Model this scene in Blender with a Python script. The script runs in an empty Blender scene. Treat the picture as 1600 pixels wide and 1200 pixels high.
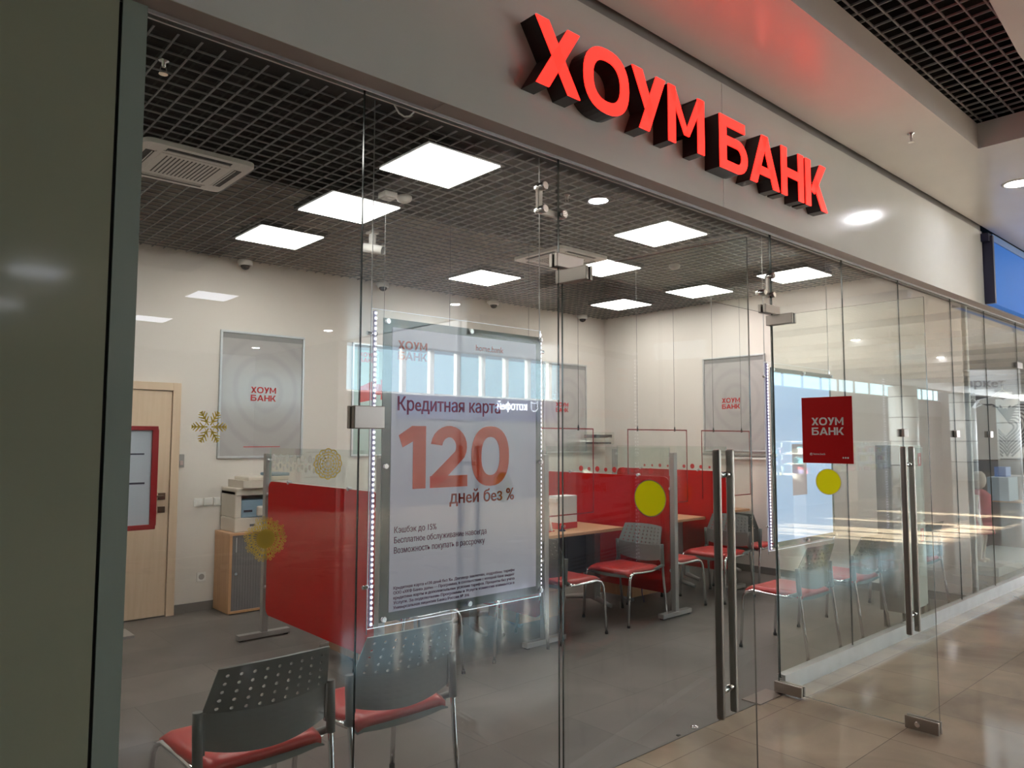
import bpy, math, random, mathutils
from mathutils import Vector, Matrix
from math import sin, cos, pi, radians
random.seed(7)
SC = bpy.context.scene
COL = SC.collection

# ------------------------------------------------------------------ camera
cd = bpy.data.cameras.new('camera'); cam = bpy.data.objects.new('camera', cd); COL.objects.link(cam)
cd.sensor_width = 36.0; cd.lens = 1162.4 / 1600 * 36; cd.clip_start = 0.05; cd.clip_end = 300
rt = Vector((0.74526318, -0.66676673, 0.00221889)); up = Vector((-0.05033682, -0.05294388, 0.997328)); fw = Vector((0.66486766, 0.74338353, 0.07302004))
M = Matrix(((rt.x, up.x, -fw.x, 0), (rt.y, up.y, -fw.y, 0), (rt.z, up.z, -fw.z, 1.58), (0, 0, 0, 1)))
cam.matrix_world = M
SC.camera = cam
# ------------------------------------------------------------------ world, daylight, exposure
w = bpy.data.worlds.new('world'); SC.world = w; w.use_nodes = True
bg = w.node_tree.nodes['Background']; bg.inputs[0].default_value = (0.62, 0.83, 1.0, 1); bg.inputs[1].default_value = 3.0
SC.view_settings.view_transform = 'Standard'; SC.view_settings.look = 'None'
SC.view_settings.exposure = 0.0; SC.view_settings.gamma = 1.0; SC.view_settings.use_curve_mapping = False
SC.cycles.transparent_max_bounces = 40
SC.cycles.max_bounces = 8
SC.cycles.sample_clamp_indirect = 10.0

def area(name, loc, rot, sx, sy, power, color):
    l = bpy.data.lights.new(name, 'AREA'); l.shape = 'RECTANGLE'; l.size = sx; l.size_y = sy
    l.energy = power; l.color = color
    o = bpy.data.objects.new(name, l); COL.objects.link(o); o.location = loc; o.rotation_euler = rot
    return o
# daylight entering through the long clerestory window of the opposite side, the far end of the mall, and an added overhead fill
area('daylight_clerestory_low', (12.5, -10.0, 3.15), (radians(85), 0, 0), 9, 1.0, 110, (0.55, 0.86, 1.0))
area('added_overhead_fill', (15, -7.4, 6.1), (0, 0, 0), 14, 3.8, 6000, (0.95, 0.98, 1.0))  # unseen overhead fill added to brighten the corridor, below a closed ceiling
area('daylight_mall_end', (43.5, -1.2, 1.9), (0, radians(90), 0), 3.6, 6.6, 1600, (0.93, 0.97, 1.0))
sl = bpy.data.lights.new('sun', 'SUN'); sl.energy = 190.0; sl.angle = radians(0.6); sl.color = (1, 0.97, 0.86)
so = bpy.data.objects.new('sun', sl); COL.objects.link(so)
so.rotation_euler = Vector((0.27, 0.95, -0.335)).to_track_quat('-Z', 'Y').to_euler()

# ------------------------------------------------------------------ materials
MATS = {}
def mat(name, col=(0.8, 0.8, 0.8), rough=0.5, metal=0.0, emis=None, es=0.0, coat=0.0, bump=0.0, bscale=30, var=0.0, vscale=3, spec=0.5):
    if name in MATS: return MATS[name]
    m = bpy.data.materials.new(name); m.use_nodes = True; nt = m.node_tree; b = nt.nodes['Principled BSDF']
    b.inputs['Base Color'].default_value = (*col, 1); b.inputs['Roughness'].default_value = rough
    b.inputs['Metallic'].default_value = metal; b.inputs['Coat Weight'].default_value = coat
    b.inputs['Coat Roughness'].default_value = 0.05
    b.inputs['Specular IOR Level'].default_value = spec
    if emis: b.inputs['Emission Color'].default_value = (*emis, 1); b.inputs['Emission Strength'].default_value = es
    tc = nt.nodes.new('ShaderNodeTexCoord')
    if var > 0:
        n = nt.nodes.new('ShaderNodeTexNoise'); n.inputs['Scale'].default_value = vscale; n.inputs['Detail'].default_value = 6
        nt.links.new(tc.outputs['Object'], n.inputs['Vector'])
        r = nt.nodes.new('ShaderNodeMapRange'); r.inputs[1].default_value = 0.3; r.inputs[2].default_value = 0.7
        r.inputs[3].default_value = 1 - var; r.inputs[4].default_value = 1 + var
        nt.links.new(n.outputs['Fac'], r.inputs[0])
        mx = nt.nodes.new('ShaderNodeMix'); mx.data_type = 'RGBA'; mx.blend_type = 'MULTIPLY'; mx.inputs[0].default_value = 1
        mx.inputs[6].default_value = (*col, 1); nt.links.new(r.outputs[0], mx.inputs[7])
        nt.links.new(mx.outputs[2], b.inputs['Base Color'])
    if bump > 0:
        n = nt.nodes.new('ShaderNodeTexNoise'); n.inputs['Scale'].default_value = bscale; n.inputs['Detail'].default_value = 4
        nt.links.new(tc.outputs['Object'], n.inputs['Vector'])
        bp = nt.nodes.new('ShaderNodeBump'); bp.inputs['Strength'].default_value = bump; bp.inputs['Distance'].default_value = 0.01
        nt.links.new(n.outputs['Fac'], bp.inputs['Height']); nt.links.new(bp.outputs[0], b.inputs['Normal'])
    MATS[name] = m; return m

def glass(name, tint=(0.93, 0.97, 0.95), k=1.0, f0=0.045, glow=None, wave=0.0, rough=0.0):
    """thin architectural glass: see-through plus a Schlick mirror reflection"""
    if name in MATS: return MATS[name]
    m = bpy.data.materials.new(name); m.use_nodes = True; nt = m.node_tree; N = nt.nodes; L = nt.links
    N.clear(); out = N.new('ShaderNodeOutputMaterial'); mix = N.new('ShaderNodeMixShader')
    tr = N.new('ShaderNodeBsdfTransparent'); tr.inputs[0].default_value = (*tint, 1)
    gl = N.new('ShaderNodeBsdfGlossy'); gl.inputs['Roughness'].default_value = rough; gl.inputs[0].default_value = (1, 1, 1, 1)
    g = N.new('ShaderNodeNewGeometry')
    dot = N.new('ShaderNodeVectorMath'); dot.operation = 'DOT_PRODUCT'
    L.new(g.outputs['Incoming'], dot.inputs[0]); L.new(g.outputs['Normal'], dot.inputs[1])
    def mth(op, a, b=None):
        n = N.new('ShaderNodeMath'); n.operation = op; n.use_clamp = False
        if isinstance(a, (int, float)): n.inputs[0].default_value = a
        else: L.new(a, n.inputs[0])
        if b is not None:
            if isinstance(b, (int, float)): n.inputs[1].default_value = b
            else: L.new(b, n.inputs[1])
        return n.outputs[0]
    a = mth('ABSOLUTE', dot.outputs['Value']); om = mth('SUBTRACT', 1.0, a); p5 = mth('POWER', om, 5.0)
    f = mth('ADD', mth('MULTIPLY', p5, 1 - f0), f0); f = mth('MINIMUM', mth('MULTIPLY', f, k), 0.98)
    L.new(f, mix.inputs[0]); L.new(tr.outputs[0], mix.inputs[1]); L.new(gl.outputs[0], mix.inputs[2])
    if wave > 0:
        tc = N.new('ShaderNodeTexCoord'); n = N.new('ShaderNodeTexNoise'); n.inputs['Scale'].default_value = 1.3
        L.new(tc.outputs['Object'], n.inputs['Vector'])
        bp = N.new('ShaderNodeBump'); bp.inputs['Strength'].default_value = wave; bp.inputs['Distance'].default_value = 0.02
        L.new(n.outputs['Fac'], bp.inputs['Height']); L.new(bp.outputs[0], gl.inputs['Normal'])
    L.new(mix.outputs[0], out.inputs['Surface'])
    MATS[name] = m; return m

def film(name, col, tr=0.5, clear=0.0):
    if name in MATS: return MATS[name]
    m = bpy.data.materials.new(name); m.use_nodes = True; N = m.node_tree.nodes; L = m.node_tree.links; N.clear()
    out = N.new('ShaderNodeOutputMaterial'); a = N.new('ShaderNodeBsdfDiffuse'); b = N.new('ShaderNodeBsdfTranslucent'); mx = N.new('ShaderNodeMixShader')
    a.inputs[0].default_value = (*col, 1); b.inputs[0].default_value = (*col, 1); mx.inputs[0].default_value = tr
    L.new(a.outputs[0], mx.inputs[1]); L.new(b.outputs[0], mx.inputs[2]); o = mx.outputs[0]
    if clear > 0:
        t = N.new('ShaderNodeBsdfTransparent'); m2 = N.new('ShaderNodeMixShader'); m2.inputs[0].default_value = clear
        L.new(o, m2.inputs[1]); L.new(t.outputs[0], m2.inputs[2]); o = m2.outputs[0]
    L.new(o, out.inputs['Surface']); MATS[name] = m; return m

def tiles(name, c1, c2, mortar, sx, sy, msize, rough, off=0.0, loc=(0, 0), vein=0.0, spec=0.5):
    m = bpy.data.materials.new(name); m.use_nodes = True; nt = m.node_tree; N = nt.nodes; L = nt.links; b = N['Principled BSDF']
    g = N.new('ShaderNodeNewGeometry'); mp = N.new('ShaderNodeMapping'); L.new(g.outputs['Position'], mp.inputs[0])
    mp.inputs['Location'].default_value = (-loc[0], -loc[1], 0)
    br = N.new('ShaderNodeTexBrick'); L.new(mp.outputs[0], br.inputs[0])
    br.inputs['Scale'].default_value = 1; br.inputs['Brick Width'].default_value = sx; br.inputs['Row Height'].default_value = sy
    br.inputs['Mortar Size'].default_value = msize; br.inputs['Mortar Smooth'].default_value = 0.2
    br.offset = off; br.squash = 1
    br.inputs['Color1'].default_value = (*c1, 1); br.inputs['Color2'].default_value = (*c2, 1); br.inputs['Mortar'].default_value = (*mortar, 1)
    n = N.new('ShaderNodeTexNoise'); n.inputs['Scale'].default_value = 1.6; n.inputs['Detail'].default_value = 8; n.inputs['Distortion'].default_value = 0.8
    L.new(g.outputs['Position'], n.inputs['Vector'])
    r = N.new('ShaderNodeMapRange'); r.inputs[1].default_value = 0.3; r.inputs[2].default_value = 0.7; r.inputs[3].default_value = 1 - vein; r.inputs[4].default_value = 1 + vein
    L.new(n.outputs['Fac'], r.inputs[0])
    mx = N.new('ShaderNodeMix'); mx.data_type = 'RGBA'; mx.blend_type = 'MULTIPLY'; mx.inputs[0].default_value = 1
    L.new(br.outputs['Color'], mx.inputs[6]); L.new(r.outputs[0], mx.inputs[7]); L.new(mx.outputs[2], b.inputs['Base Color'])
    b.inputs['Roughness'].default_value = rough; b.inputs['Specular IOR Level'].default_value = spec
    MATS[name] = m; return m

def wood(name, c1, c2, scale=1.0, axis='Z', rough=0.4):
    m = bpy.data.materials.new(name); m.use_nodes = True; nt = m.node_tree; N = nt.nodes; L = nt.links; b = N['Principled BSDF']
    tc = N.new('ShaderNodeTexCoord'); mp = N.new('ShaderNodeMapping'); L.new(tc.outputs['Object'], mp.inputs[0])
    s = {'Z': (14, 14, 0.9), 'X': (0.9, 14, 14)}[axis]; mp.inputs['Scale'].default_value = [v * scale for v in s]
    n = N.new('ShaderNodeTexNoise'); n.inputs['Scale'].default_value = 2.5; n.inputs['Detail'].default_value = 6; L.new(mp.outputs[0], n.inputs['Vector'])
    r = N.new('ShaderNodeValToRGB'); r.color_ramp.elements[0].color = (*c1, 1); r.color_ramp.elements[1].color = (*c2, 1)
    r.color_ramp.elements[0].position = 0.3; r.color_ramp.elements[1].position = 0.7
    L.new(n.outputs['Fac'], r.inputs[0]); L.new(r.outputs[0], b.inputs['Base Color']); b.inputs['Roughness'].default_value = rough
    MATS[name] = m; return m

WALL = mat('wall_paint', (0.72, 0.67, 0.62), 0.75, bump=0.05, bscale=220)
GRIDM = mat('grid_metal', (0.27, 0.27, 0.27), 0.45)
BLACK = mat('black_void', (0.006, 0.006, 0.006), 0.9)
GLASS = glass('shop_glass', (0.955, 0.975, 0.965), k=1.0, wave=0.0015)
ACRYL = glass('acrylic', (0.985, 0.99, 0.99), f0=0.035)
FROST = glass('partition_glass', (0.93, 0.96, 0.94), f0=0.04)
EDGE = mat('glass_edge', (0.015, 0.03, 0.025), 0.15)
EDGEL = mat('acrylic_edge', (0.8, 0.85, 0.9), 0.2, emis=(0.8, 0.85, 1), es=0.9)
EDGEC = mat('clear_edge', (0.35, 0.45, 0.42), 0.2)
CHROME = mat('chrome', (0.75, 0.75, 0.76), 0.12, 1.0)
STEEL = mat('brushed_steel', (0.34, 0.30, 0.27), 0.30, 1.0)
ALU = mat('aluminium', (0.60, 0.61, 0.62), 0.38, 0.85, var=0.06, vscale=9)
SILVER = mat('silver_paint', (0.42, 0.41, 0.40), 0.4, 0.5)
RED = mat('red_laminate', (0.47, 0.004, 0.005), 0.4, spec=0.15)
REDTXT = mat('red_print', (0.55, 0.03, 0.03), 0.5)
REDFR = mat('red_trim', (0.26, 0.008, 0.012), 0.4)
ORTXT = mat('orange_print', (0.62, 0.09, 0.045), 0.5, emis=(0.62, 0.09, 0.045), es=0.03)
SEATM = mat('red_vinyl', (0.46, 0.030, 0.028), 0.38, bump=0.03, bscale=300)
CHGREY = mat('grey_plastic', (0.145, 0.155, 0.15), 0.42)
FOOT = mat('black_rubber', (0.02, 0.02, 0.02), 0.6)
WHITEP = mat('white_plastic', (0.78, 0.76, 0.73), 0.4)
DARKP = mat('dark_plastic', (0.02, 0.02, 0.022), 0.15)
BEECH = wood('beech_laminate', (0.50, 0.27, 0.13), (0.60, 0.34, 0.17))
BEECHX = wood('beech_top', (0.52, 0.29, 0.15), (0.62, 0.36, 0.19), axis='X')
MAPLE = wood('maple_door', (0.66, 0.50, 0.35), (0.72, 0.56, 0.41))
MGREY = mat('metal_grey', (0.11, 0.11, 0.12), 0.45)
FASC = mat('fascia_panel', (0.68, 0.70, 0.65), 0.16, coat=0.2, var=0.02)
SOFFIT = mat('soffit_brown', (0.34, 0.28, 0.25), 0.45)
PLASTER = mat('ceiling_gloss_paint', (0.86, 0.84, 0.80), 0.27, bump=0.02, bscale=3, var=0.02, spec=1.0)
FROSTW = film('white_film', (0.85, 0.85, 0.82), 0.6, 0.25)
YEL = film('yellow_vinyl', (0.90, 0.80, 0.012), 0.5)
GOLD = film('gold_foil', (0.60, 0.44, 0.09), 0.35)
PAPER = mat('paper', (0.75, 0.75, 0.74), 0.6)
INK = mat('ink', (0.03, 0.03, 0.05), 0.6)
TAPE = mat('cream_rim', (0.75, 0.62, 0.45), 0.5)

# ------------------------------------------------------------------ mesh building
class MB:
    def __init__(s): s.v = []; s.f = []; s.m = []; s.mats = []; s.sm = []
    def mi(s, m):
        if m not in s.mats: s.mats.append(m)
        return s.mats.index(m)
    def face(s, pts, m, smooth=False):
        b = len(s.v); s.v += [tuple(p) for p in pts]; s.f.append(tuple(range(b, b + len(pts)))); s.m.append(s.mi(m)); s.sm.append(smooth)
    def box(s, x0, x1, y0, y1, z0, z1, m, front=None, fm=None):
        """front: dict of side -> material for single sides ('-x','+x','-y','+y','-z','+z')"""
        b = len(s.v)
        s.v += [(x0, y0, z0), (x1, y0, z0), (x1, y1, z0), (x0, y1, z0), (x0, y0, z1), (x1, y0, z1), (x1, y1, z1), (x0, y1, z1)]
        F = {'-z': (3, 2, 1, 0), '+z': (4, 5, 6, 7), '-y': (0, 1, 5, 4), '+x': (1, 2, 6, 5), '+y': (2, 3, 7, 6), '-x': (3, 0, 4, 7)}
        for k, q in F.items():
            s.f.append(tuple(b + i for i in q)); s.m.append(s.mi((front or {}).get(k, m))); s.sm.append(False)
        return s
    def prism(s, pts, o, ex, ey, d, m, sidem=None):
        """polygon pts (2D) placed at o + x*ex + y*ey, extruded by vector d"""
        o = Vector(o); ex = Vector(ex); ey = Vector(ey); d = Vector(d)
        P = [o + ex * p[0] + ey * p[1] for p in pts]; Q = [p + d for p in P]
        s.face(P[::-1], m); s.face(Q, m); n = len(P)
        for i in range(n): s.face([P[i], P[(i + 1) % n], Q[(i + 1) % n], Q[i]], sidem or m)
        return s
    def tube(s, path, r, m, n=10, cap=True):
        path = [Vector(p) for p in path]; rings = []
        R = r if isinstance(r, (list, tuple)) else [r] * len(path)
        ref = None
        for i, p in enumerate(path):
            d = (path[min(i + 1, len(path) - 1)] - path[max(i - 1, 0)]).normalized()
            if ref is None: ref = Vector((0, 0, 1)) if abs(d.z) < 0.9 else Vector((1, 0, 0))
            a = (ref - d * ref.dot(d)); a.normalize(); ref = a; b2 = d.cross(a)
            rings.append([p + (a * cos(2 * pi * k / n) + b2 * sin(2 * pi * k / n)) * R[i] for k in range(n)])
        b = len(s.v); mi = s.mi(m)
        for rg in rings: s.v += [tuple(q) for q in rg]
        for i in range(len(rings) - 1):
            for k in range(n):
                s.f.append((b + i * n + k, b + i * n + (k + 1) % n, b + (i + 1) * n + (k + 1) % n, b + (i + 1) * n + k)); s.m.append(mi); s.sm.append(True)
        if cap:
            s.f.append(tuple(b + k for k in range(n))[::-1]); s.m.append(mi); s.sm.append(False)
            s.f.append(tuple(b + (len(rings) - 1) * n + k for k in range(n))); s.m.append(mi); s.sm.append(False)
        return s
    def lathe(s, prof, m, c=(0, 0, 0), n=24, axis='z'):
        """prof: list of (r, h)"""
        b = len(s.v); mi = s.mi(m)
        for r, h in prof:
            for k in range(n):
                a = 2 * pi * k / n; p = (r * cos(a), r * sin(a), h)
                if axis == 'y': p = (p[0], h, p[1])
                if axis == 'x': p = (h, p[0], p[1])
                s.v.append((c[0] + p[0], c[1] + p[1], c[2] + p[2]))
        for i in range(len(prof) - 1):
            for k in range(n):
                s.f.append((b + i * n + k, b + i * n + (k + 1) % n, b + (i + 1) * n + (k + 1) % n, b + (i + 1) * n + k)); s.m.append(mi); s.sm.append(True)
        s.f.append(tuple(b + k for k in range(n))[::-1]); s.m.append(mi); s.sm.append(False)
        s.f.append(tuple(b + (len(prof) - 1) * n + k for k in range(n))); s.m.append(mi); s.sm.append(False)
        return s
    def merge(s):
        idx = {}; nv = []; mp = []
        for v in s.v:
            k = tuple(round(c, 5) for c in v)
            if k not in idx: idx[k] = len(nv); nv.append(v)
            mp.append(idx[k])
        s.v = nv; s.f = [tuple(mp[i] for i in f) for f in s.f]; return s
    def obj(s, name, parent=None, loc=(0, 0, 0), rot=(0, 0, 0), bevel=0, sub=0, solid=0):
        me = bpy.data.meshes.new(name); me.from_pydata([tuple(v) for v in s.v], [], s.f)
        for m in s.mats: me.materials.append(m)
        me.polygons.foreach_set('material_index', s.m); me.polygons.foreach_set('use_smooth', s.sm); me.update()
        o = bpy.data.objects.new(name, me); COL.objects.link(o); o.location = loc; o.rotation_euler = rot
        if parent: o.parent = parent
        if solid:
            md = o.modifiers.new('thickness', 'SOLIDIFY'); md.thickness = solid; md.offset = 0
        if bevel:
            md = o.modifiers.new('bevel', 'BEVEL'); md.width = bevel; md.segments = 3; md.limit_method = 'ANGLE'; md.angle_limit = radians(40)
        if sub:
            md = o.modifiers.new('sub', 'SUBSURF'); md.levels = sub; md.render_levels = sub
        return o

def tag(o, label, cat, group=None, kind=None):
    o['label'] = label; o['category'] = cat
    if group: o['group'] = group
    if kind: o['kind'] = kind
    return o
def struct(o, label=None):
    o['kind'] = 'structure'
    if label: o['label'] = label; o['category'] = 'structure'
    return o
def thing(name, label, cat, loc=(0, 0, 0), rz=0.0, group=None):
    o = bpy.data.objects.new(name, None); COL.objects.link(o); o.location = loc; o.rotation_euler = (0, 0, rz)
    o.empty_display_size = 0.1
    return tag(o, label, cat, group)
def kids(o): return [c for c in COL.objects if c.parent == o]
def dup(root, loc, rz, label, group=None):
    r = root.copy(); COL.objects.link(r); r.location = loc; r.rotation_euler = (0, 0, rz); r['label'] = label
    if group: r['group'] = group
    for ch in kids(root):
        c = ch.copy(); COL.objects.link(c); c.parent = r
        for g in kids(ch):
            d = g.copy(); COL.objects.link(d); d.parent = c
    return r
def plabel(o, t): o['label'] = t; return o

# ------------------------------------------------------------------ lettering (sign alphabet drawn by hand)
def arcp(cx, cy, rx, ry, a0, a1, n): return [(cx + rx * cos(radians(a0 + (a1 - a0) * i / n)), cy + ry * sin(radians(a0 + (a1 - a0) * i / n))) for i in range(n + 1)]
def strip(outer, inner): return [[outer[i], outer[i + 1], inner[i + 1], inner[i]] for i in range(len(outer) - 1)]
def sup(a, b, cx, cy, n=32, e=2.35):
    r = []
    for i in range(n + 1):
        t = 2 * pi * i / n; c, s_ = cos(t), sin(t)
        r.append((cx + a * math.copysign(abs(c) ** (2 / e), c), cy + b * math.copysign(abs(s_) ** (2 / e), s_)))
    return r
GL = {
 'Х': (0.92, [[(0, 1), (.26, 1), (.92, 0), (.66, 0)], [(.65, 1), (.91, 1), (.27, 0), (.01, 0)]]),
 'О': (1.06, strip(sup(.53, .52, .53, .5), sup(.325, .33, .53, .5))),
 'У': (0.88, [[(.63, 1), (.88, 1), (.44, 0), (.18, 0)], [(0, 1), (.26, 1), (.545, .40), (.44, .17)]]),
 'М': (1.06, [[(0, 0), (.2, 0), (.2, 1), (0, 1)], [(.86, 0), (1.06, 0), (1.06, 1), (.86, 1)], [(0, 1), (.18, 1), (.60, .22), (.46, .22)], [(.88, 1), (1.06, 1), (.60, .22), (.46, .22)]]),
 'Б': (0.86, [[(0, 0), (.2, 0), (.2, 1), (0, 1)], [(.2, .82), (.78, .82), (.78, 1), (.2, 1)]] + strip([(.2, .64)] + arcp(.54, .32, .32, .32, 90, -90, 10) + [(.2, 0)], [(.2, .47)] + arcp(.54, .32, .13, .15, 90, -90, 10) + [(.2, .17)])),
 'А': (1.0, [[(0, 0), (.22, 0), (.61, 1), (.40, 1)], [(1, 0), (.78, 0), (.39, 1), (.60, 1)], [(.2, .20), (.8, .20), (.74, .37), (.26, .37)]]),
 'Н': (0.84, [[(0, 0), (.2, 0), (.2, 1), (0, 1)], [(.64, 0), (.84, 0), (.84, 1), (.64, 1)], [(.2, .41), (.64, .41), (.64, .59), (.2, .59)]]),
 'К': (0.86, [[(0, 0), (.2, 0), (.2, 1), (0, 1)], [(.2, .36), (.60, 1), (.84, 1), (.36, .30)], [(.30, .54), (.44, .66), (.88, 0), (.64, 0)]]),
 '1': (0.50, [[(.26, 0), (.50, 0), (.50, 1), (.26, 1)], [(0, .85), (.07, .66), (.27, .76), (.27, 1), (.24, 1)]]),
 '0': (0.82, strip(sup(.41, .515, .41, .5), sup(.20, .33, .41, .5))),
 '2': (0.74, strip(arcp(.37, .665, .36, .345, 172, -32, 14), arcp(.37, .665, .14, .155, 172, -32, 14)) + [[(.489, .583), (0, .17), (0, 0), (.25, .10), (.675, .482)], [(0, 0), (.74, 0), (.74, .19), (0, .19)]]),
}
GAP = 0.085
def word_w(t): return sum(GL[c][0] for c in t) + GAP * (len(t) - 1)
def put_word(mb, t, o, ex, ey, d, h, m, sidem=None, width=None):
    o = Vector(o); ex = Vector(ex); ey = Vector(ey); x = 0; k = (width / word_w(t)) if width else h
    for c in t:
        wd, polys = GL[c]
        for pl in polys: mb.prism([(p[0] * k + x, p[1] * h) for p in pl], o, ex, ey, d, m, sidem)
        x += (wd + GAP) * k
def logo(parent, x, y, z, wdt, m, facing='-y', name='logo'):
    """two line word mark; (x,y,z) is its lower left corner on the surface"""
    mb = MB(); ex, n = {'-y': ((1, 0, 0), (0, -0.0015, 0)), '-x': ((0, -1, 0), (-0.0015, 0, 0))}[facing]
    h = wdt / 4.25
    put_word(mb, 'БАНК', (x, y, z), ex, (0, 0, 1), n, h, m, width=wdt)
    put_word(mb, 'ХОУМ', (x, y, z + h * 1.3), ex, (0, 0, 1), n, h, m, width=wdt)
    return mb.obj(name, parent)

_dg = None
def text(body, size, m, loc, rot, parent=None, name='lettering', bold=0.0, align='LEFT', depth=0.0006, sx=1.0, fit=None):
    cu = bpy.data.curves.new(name, 'FONT'); cu.body = body.replace('е', 'e').replace('ё', 'ë'); cu.size = size; cu.offset = 0; cu.extrude = depth; cu.align_x = align
    cu.space_line = 1.1; cu.resolution_u = 3
    t = bpy.data.objects.new('tmp', cu); COL.objects.link(t)
    bpy.context.view_layer.update()
    tc_ = t.to_curve(bpy.context.evaluated_depsgraph_get()); loops = []
    for sp in tc_.splines:
        P = []; bp_ = sp.bezier_points; n_ = len(bp_)
        for i in range(n_):
            p, q = bp_[i], bp_[(i + 1) % n_]
            straight = (p.handle_right - p.co).length < 1e-6 * size and (q.handle_left - q.co).length < 1e-6 * size
            st = 1 if straight or p.handle_right_type == 'VECTOR' and q.handle_left_type == 'VECTOR' else 5
            for k in range(st):
                u = k / st; P.append(p.co * (1 - u) ** 3 + p.handle_right * 3 * u * (1 - u) ** 2 + q.handle_left * 3 * u * u * (1 - u) + q.co * u ** 3)
        if len(P) > 2: loops.append([Vector((v.x, v.y, 0)) for v in P])
    t.to_curve_clear()
    def sarea(L): return sum(L[i].x * L[(i + 1) % len(L)].y - L[(i + 1) % len(L)].x * L[i].y for i in range(len(L))) / 2
    def inside(p, L):
        c = False
        for i in range(len(L)):
            a_, b_ = L[i], L[(i + 1) % len(L)]
            if (a_.y > p.y) != (b_.y > p.y) and p.x < (b_.x - a_.x) * (p.y - a_.y) / (b_.y - a_.y) + a_.x: c = not c
        return c
    bb = [(min(v.x for v in L), max(v.x for v in L), min(v.y for v in L), max(v.y for v in L)) for L in loops]
    def within(i, j): return bb[j][0] <= bb[i][0] and bb[i][1] <= bb[j][1] and bb[j][2] <= bb[i][2] and bb[i][3] <= bb[j][3] and inside(loops[i][0], loops[j])
    home = [next((j for j in range(len(loops)) if j != i and sarea(loops[i]) * sarea(loops[j]) < 0 and within(i, j)), None) for i in range(len(loops))]
    layers = []          # overlapping strokes of one letter are filled in separate passes
    for i in range(len(loops)):
        if home[i] is not None: continue
        grp = [i] + [k for k in range(len(loops)) if home[k] == i]
        for ly in layers:
            if all(bb[i][1] < bb[k][0] or bb[k][1] < bb[i][0] or bb[i][3] < bb[k][2] or bb[k][3] < bb[i][2] for k in ly): ly += grp; break
        else: layers.append(list(grp))
    base_v = []; base_f = []
    for ly in layers:
        c2 = bpy.data.curves.new('fill', 'CURVE'); c2.dimensions = '2D'; c2.fill_mode = 'BOTH'; c2.extrude = depth
        for i in ly:
            sp = c2.splines.new('POLY'); sp.points.add(len(loops[i]) - 1); sp.use_cyclic_u = True
            for k, v in enumerate(loops[i]): sp.points[k].co = (v.x, v.y, 0, 1)
        o2 = bpy.data.objects.new('fill', c2); COL.objects.link(o2); bpy.context.view_layer.update()
        m2 = bpy.data.meshes.new_from_object(o2.evaluated_get(bpy.context.evaluated_depsgraph_get()))
        b0 = len(base_v); base_v += [v.co.copy() for v in m2.vertices]; base_f += [tuple(b0 + i for i in p.vertices) for p in m2.polygons]
        bpy.data.objects.remove(o2); bpy.data.curves.remove(c2); bpy.data.meshes.remove(m2)
    V = []; F_ = []
    for dx, dz in (((-bold, 0), (0, 0), (bold, 0), (0, bold * 0.5), (0, -bold * 0.5)) if bold > 0 else ((0, 0),)):
        b0 = len(V); V += [(v.x + dx * size, v.y + dz * size, v.z) for v in base_v]; F_ += [tuple(b0 + i for i in f) for f in base_f]
    me = bpy.data.meshes.new(name); me.from_pydata(V, [], F_); me.update()
    bpy.data.objects.remove(t); bpy.data.curves.remove(cu)
    if fit:
        xs_ = [v.co.x for v in me.vertices]; k = fit / (max(xs_) - min(xs_)); x_0 = min(xs_)
        for v in me.vertices: v.co.x = (v.co.x - x_0) * k
    me.materials.clear(); me.materials.append(m)
    if sx != 1.0:
        for v in me.vertices: v.co.x *= sx
    me.name = name
    o = bpy.data.objects.new(name, me); COL.objects.link(o); o.location = loc; o.rotation_euler = rot
    if parent: o.parent = parent
    return o
RY = (radians(90), 0, 0); RX = (radians(90), 0, radians(-90)); RYB = (radians(90), 0, pi)

# ================================================================== SETTING
YG = 2.44; YF = 2.327; ZS = 2.917; XR = 8.14; YB = 7.096; ZC = 3.30; ZM = 3.70
FLI = tiles('grey_porcelain', (0.160, 0.143, 0.131), (0.118, 0.107, 0.099), (0.085, 0.078, 0.072), 1.2, 0.6, 0.0025, 0.42, off=0.5, loc=(3.15, 3.03), vein=0.20, spec=0.3)
FLM = tiles('beige_marble', (0.30, 0.232, 0.17), (0.26, 0.20, 0.148), (0.12, 0.09, 0.07), 0.6, 0.6, 0.002, 0.09, off=0.0, loc=(3.6, 2.29), vein=0.30, spec=0.25)
struct(MB().box(-2.5, XR + 0.15, YG, YB, -0.1, 0, FLI).obj('floor'), 'grey porcelain tile floor inside the bank branch')
struct(MB().box(-14, 46, -14, YG, -0.1, 0, FLM).obj('floor_mall'), 'polished beige marble tile floor of the mall corridor')
struct(MB().box(-2.5, XR + 0.15, YB, YB + 0.15, 0, 4.2, WALL).obj('wall_back'), 'white back wall of the branch')
struct(MB().box(XR, XR + 0.15, YG + 0.03, YB, 0, 4.2, WALL).obj('wall_right'), 'white right wall of the branch')
struct(MB().box(-2.5, -2.35, YG, YB, 0, 4.2, WALL).obj('wall_left'), 'white left wall of the branch')
SKIRT = mat('skirting_tile', (0.17, 0.16, 0.15), 0.4)
struct(MB().box(-2.3, XR, YB - 0.012, YB, 0, 0.08, SKIRT).obj('baseboard_back'), 'grey tiled skirting along the back wall')
struct(MB().box(XR - 0.012, XR, YG + 0.05, YB - 0.012, 0, 0.08, SKIRT).obj('baseboard_right'), 'grey tiled skirting along the right wall')
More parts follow.
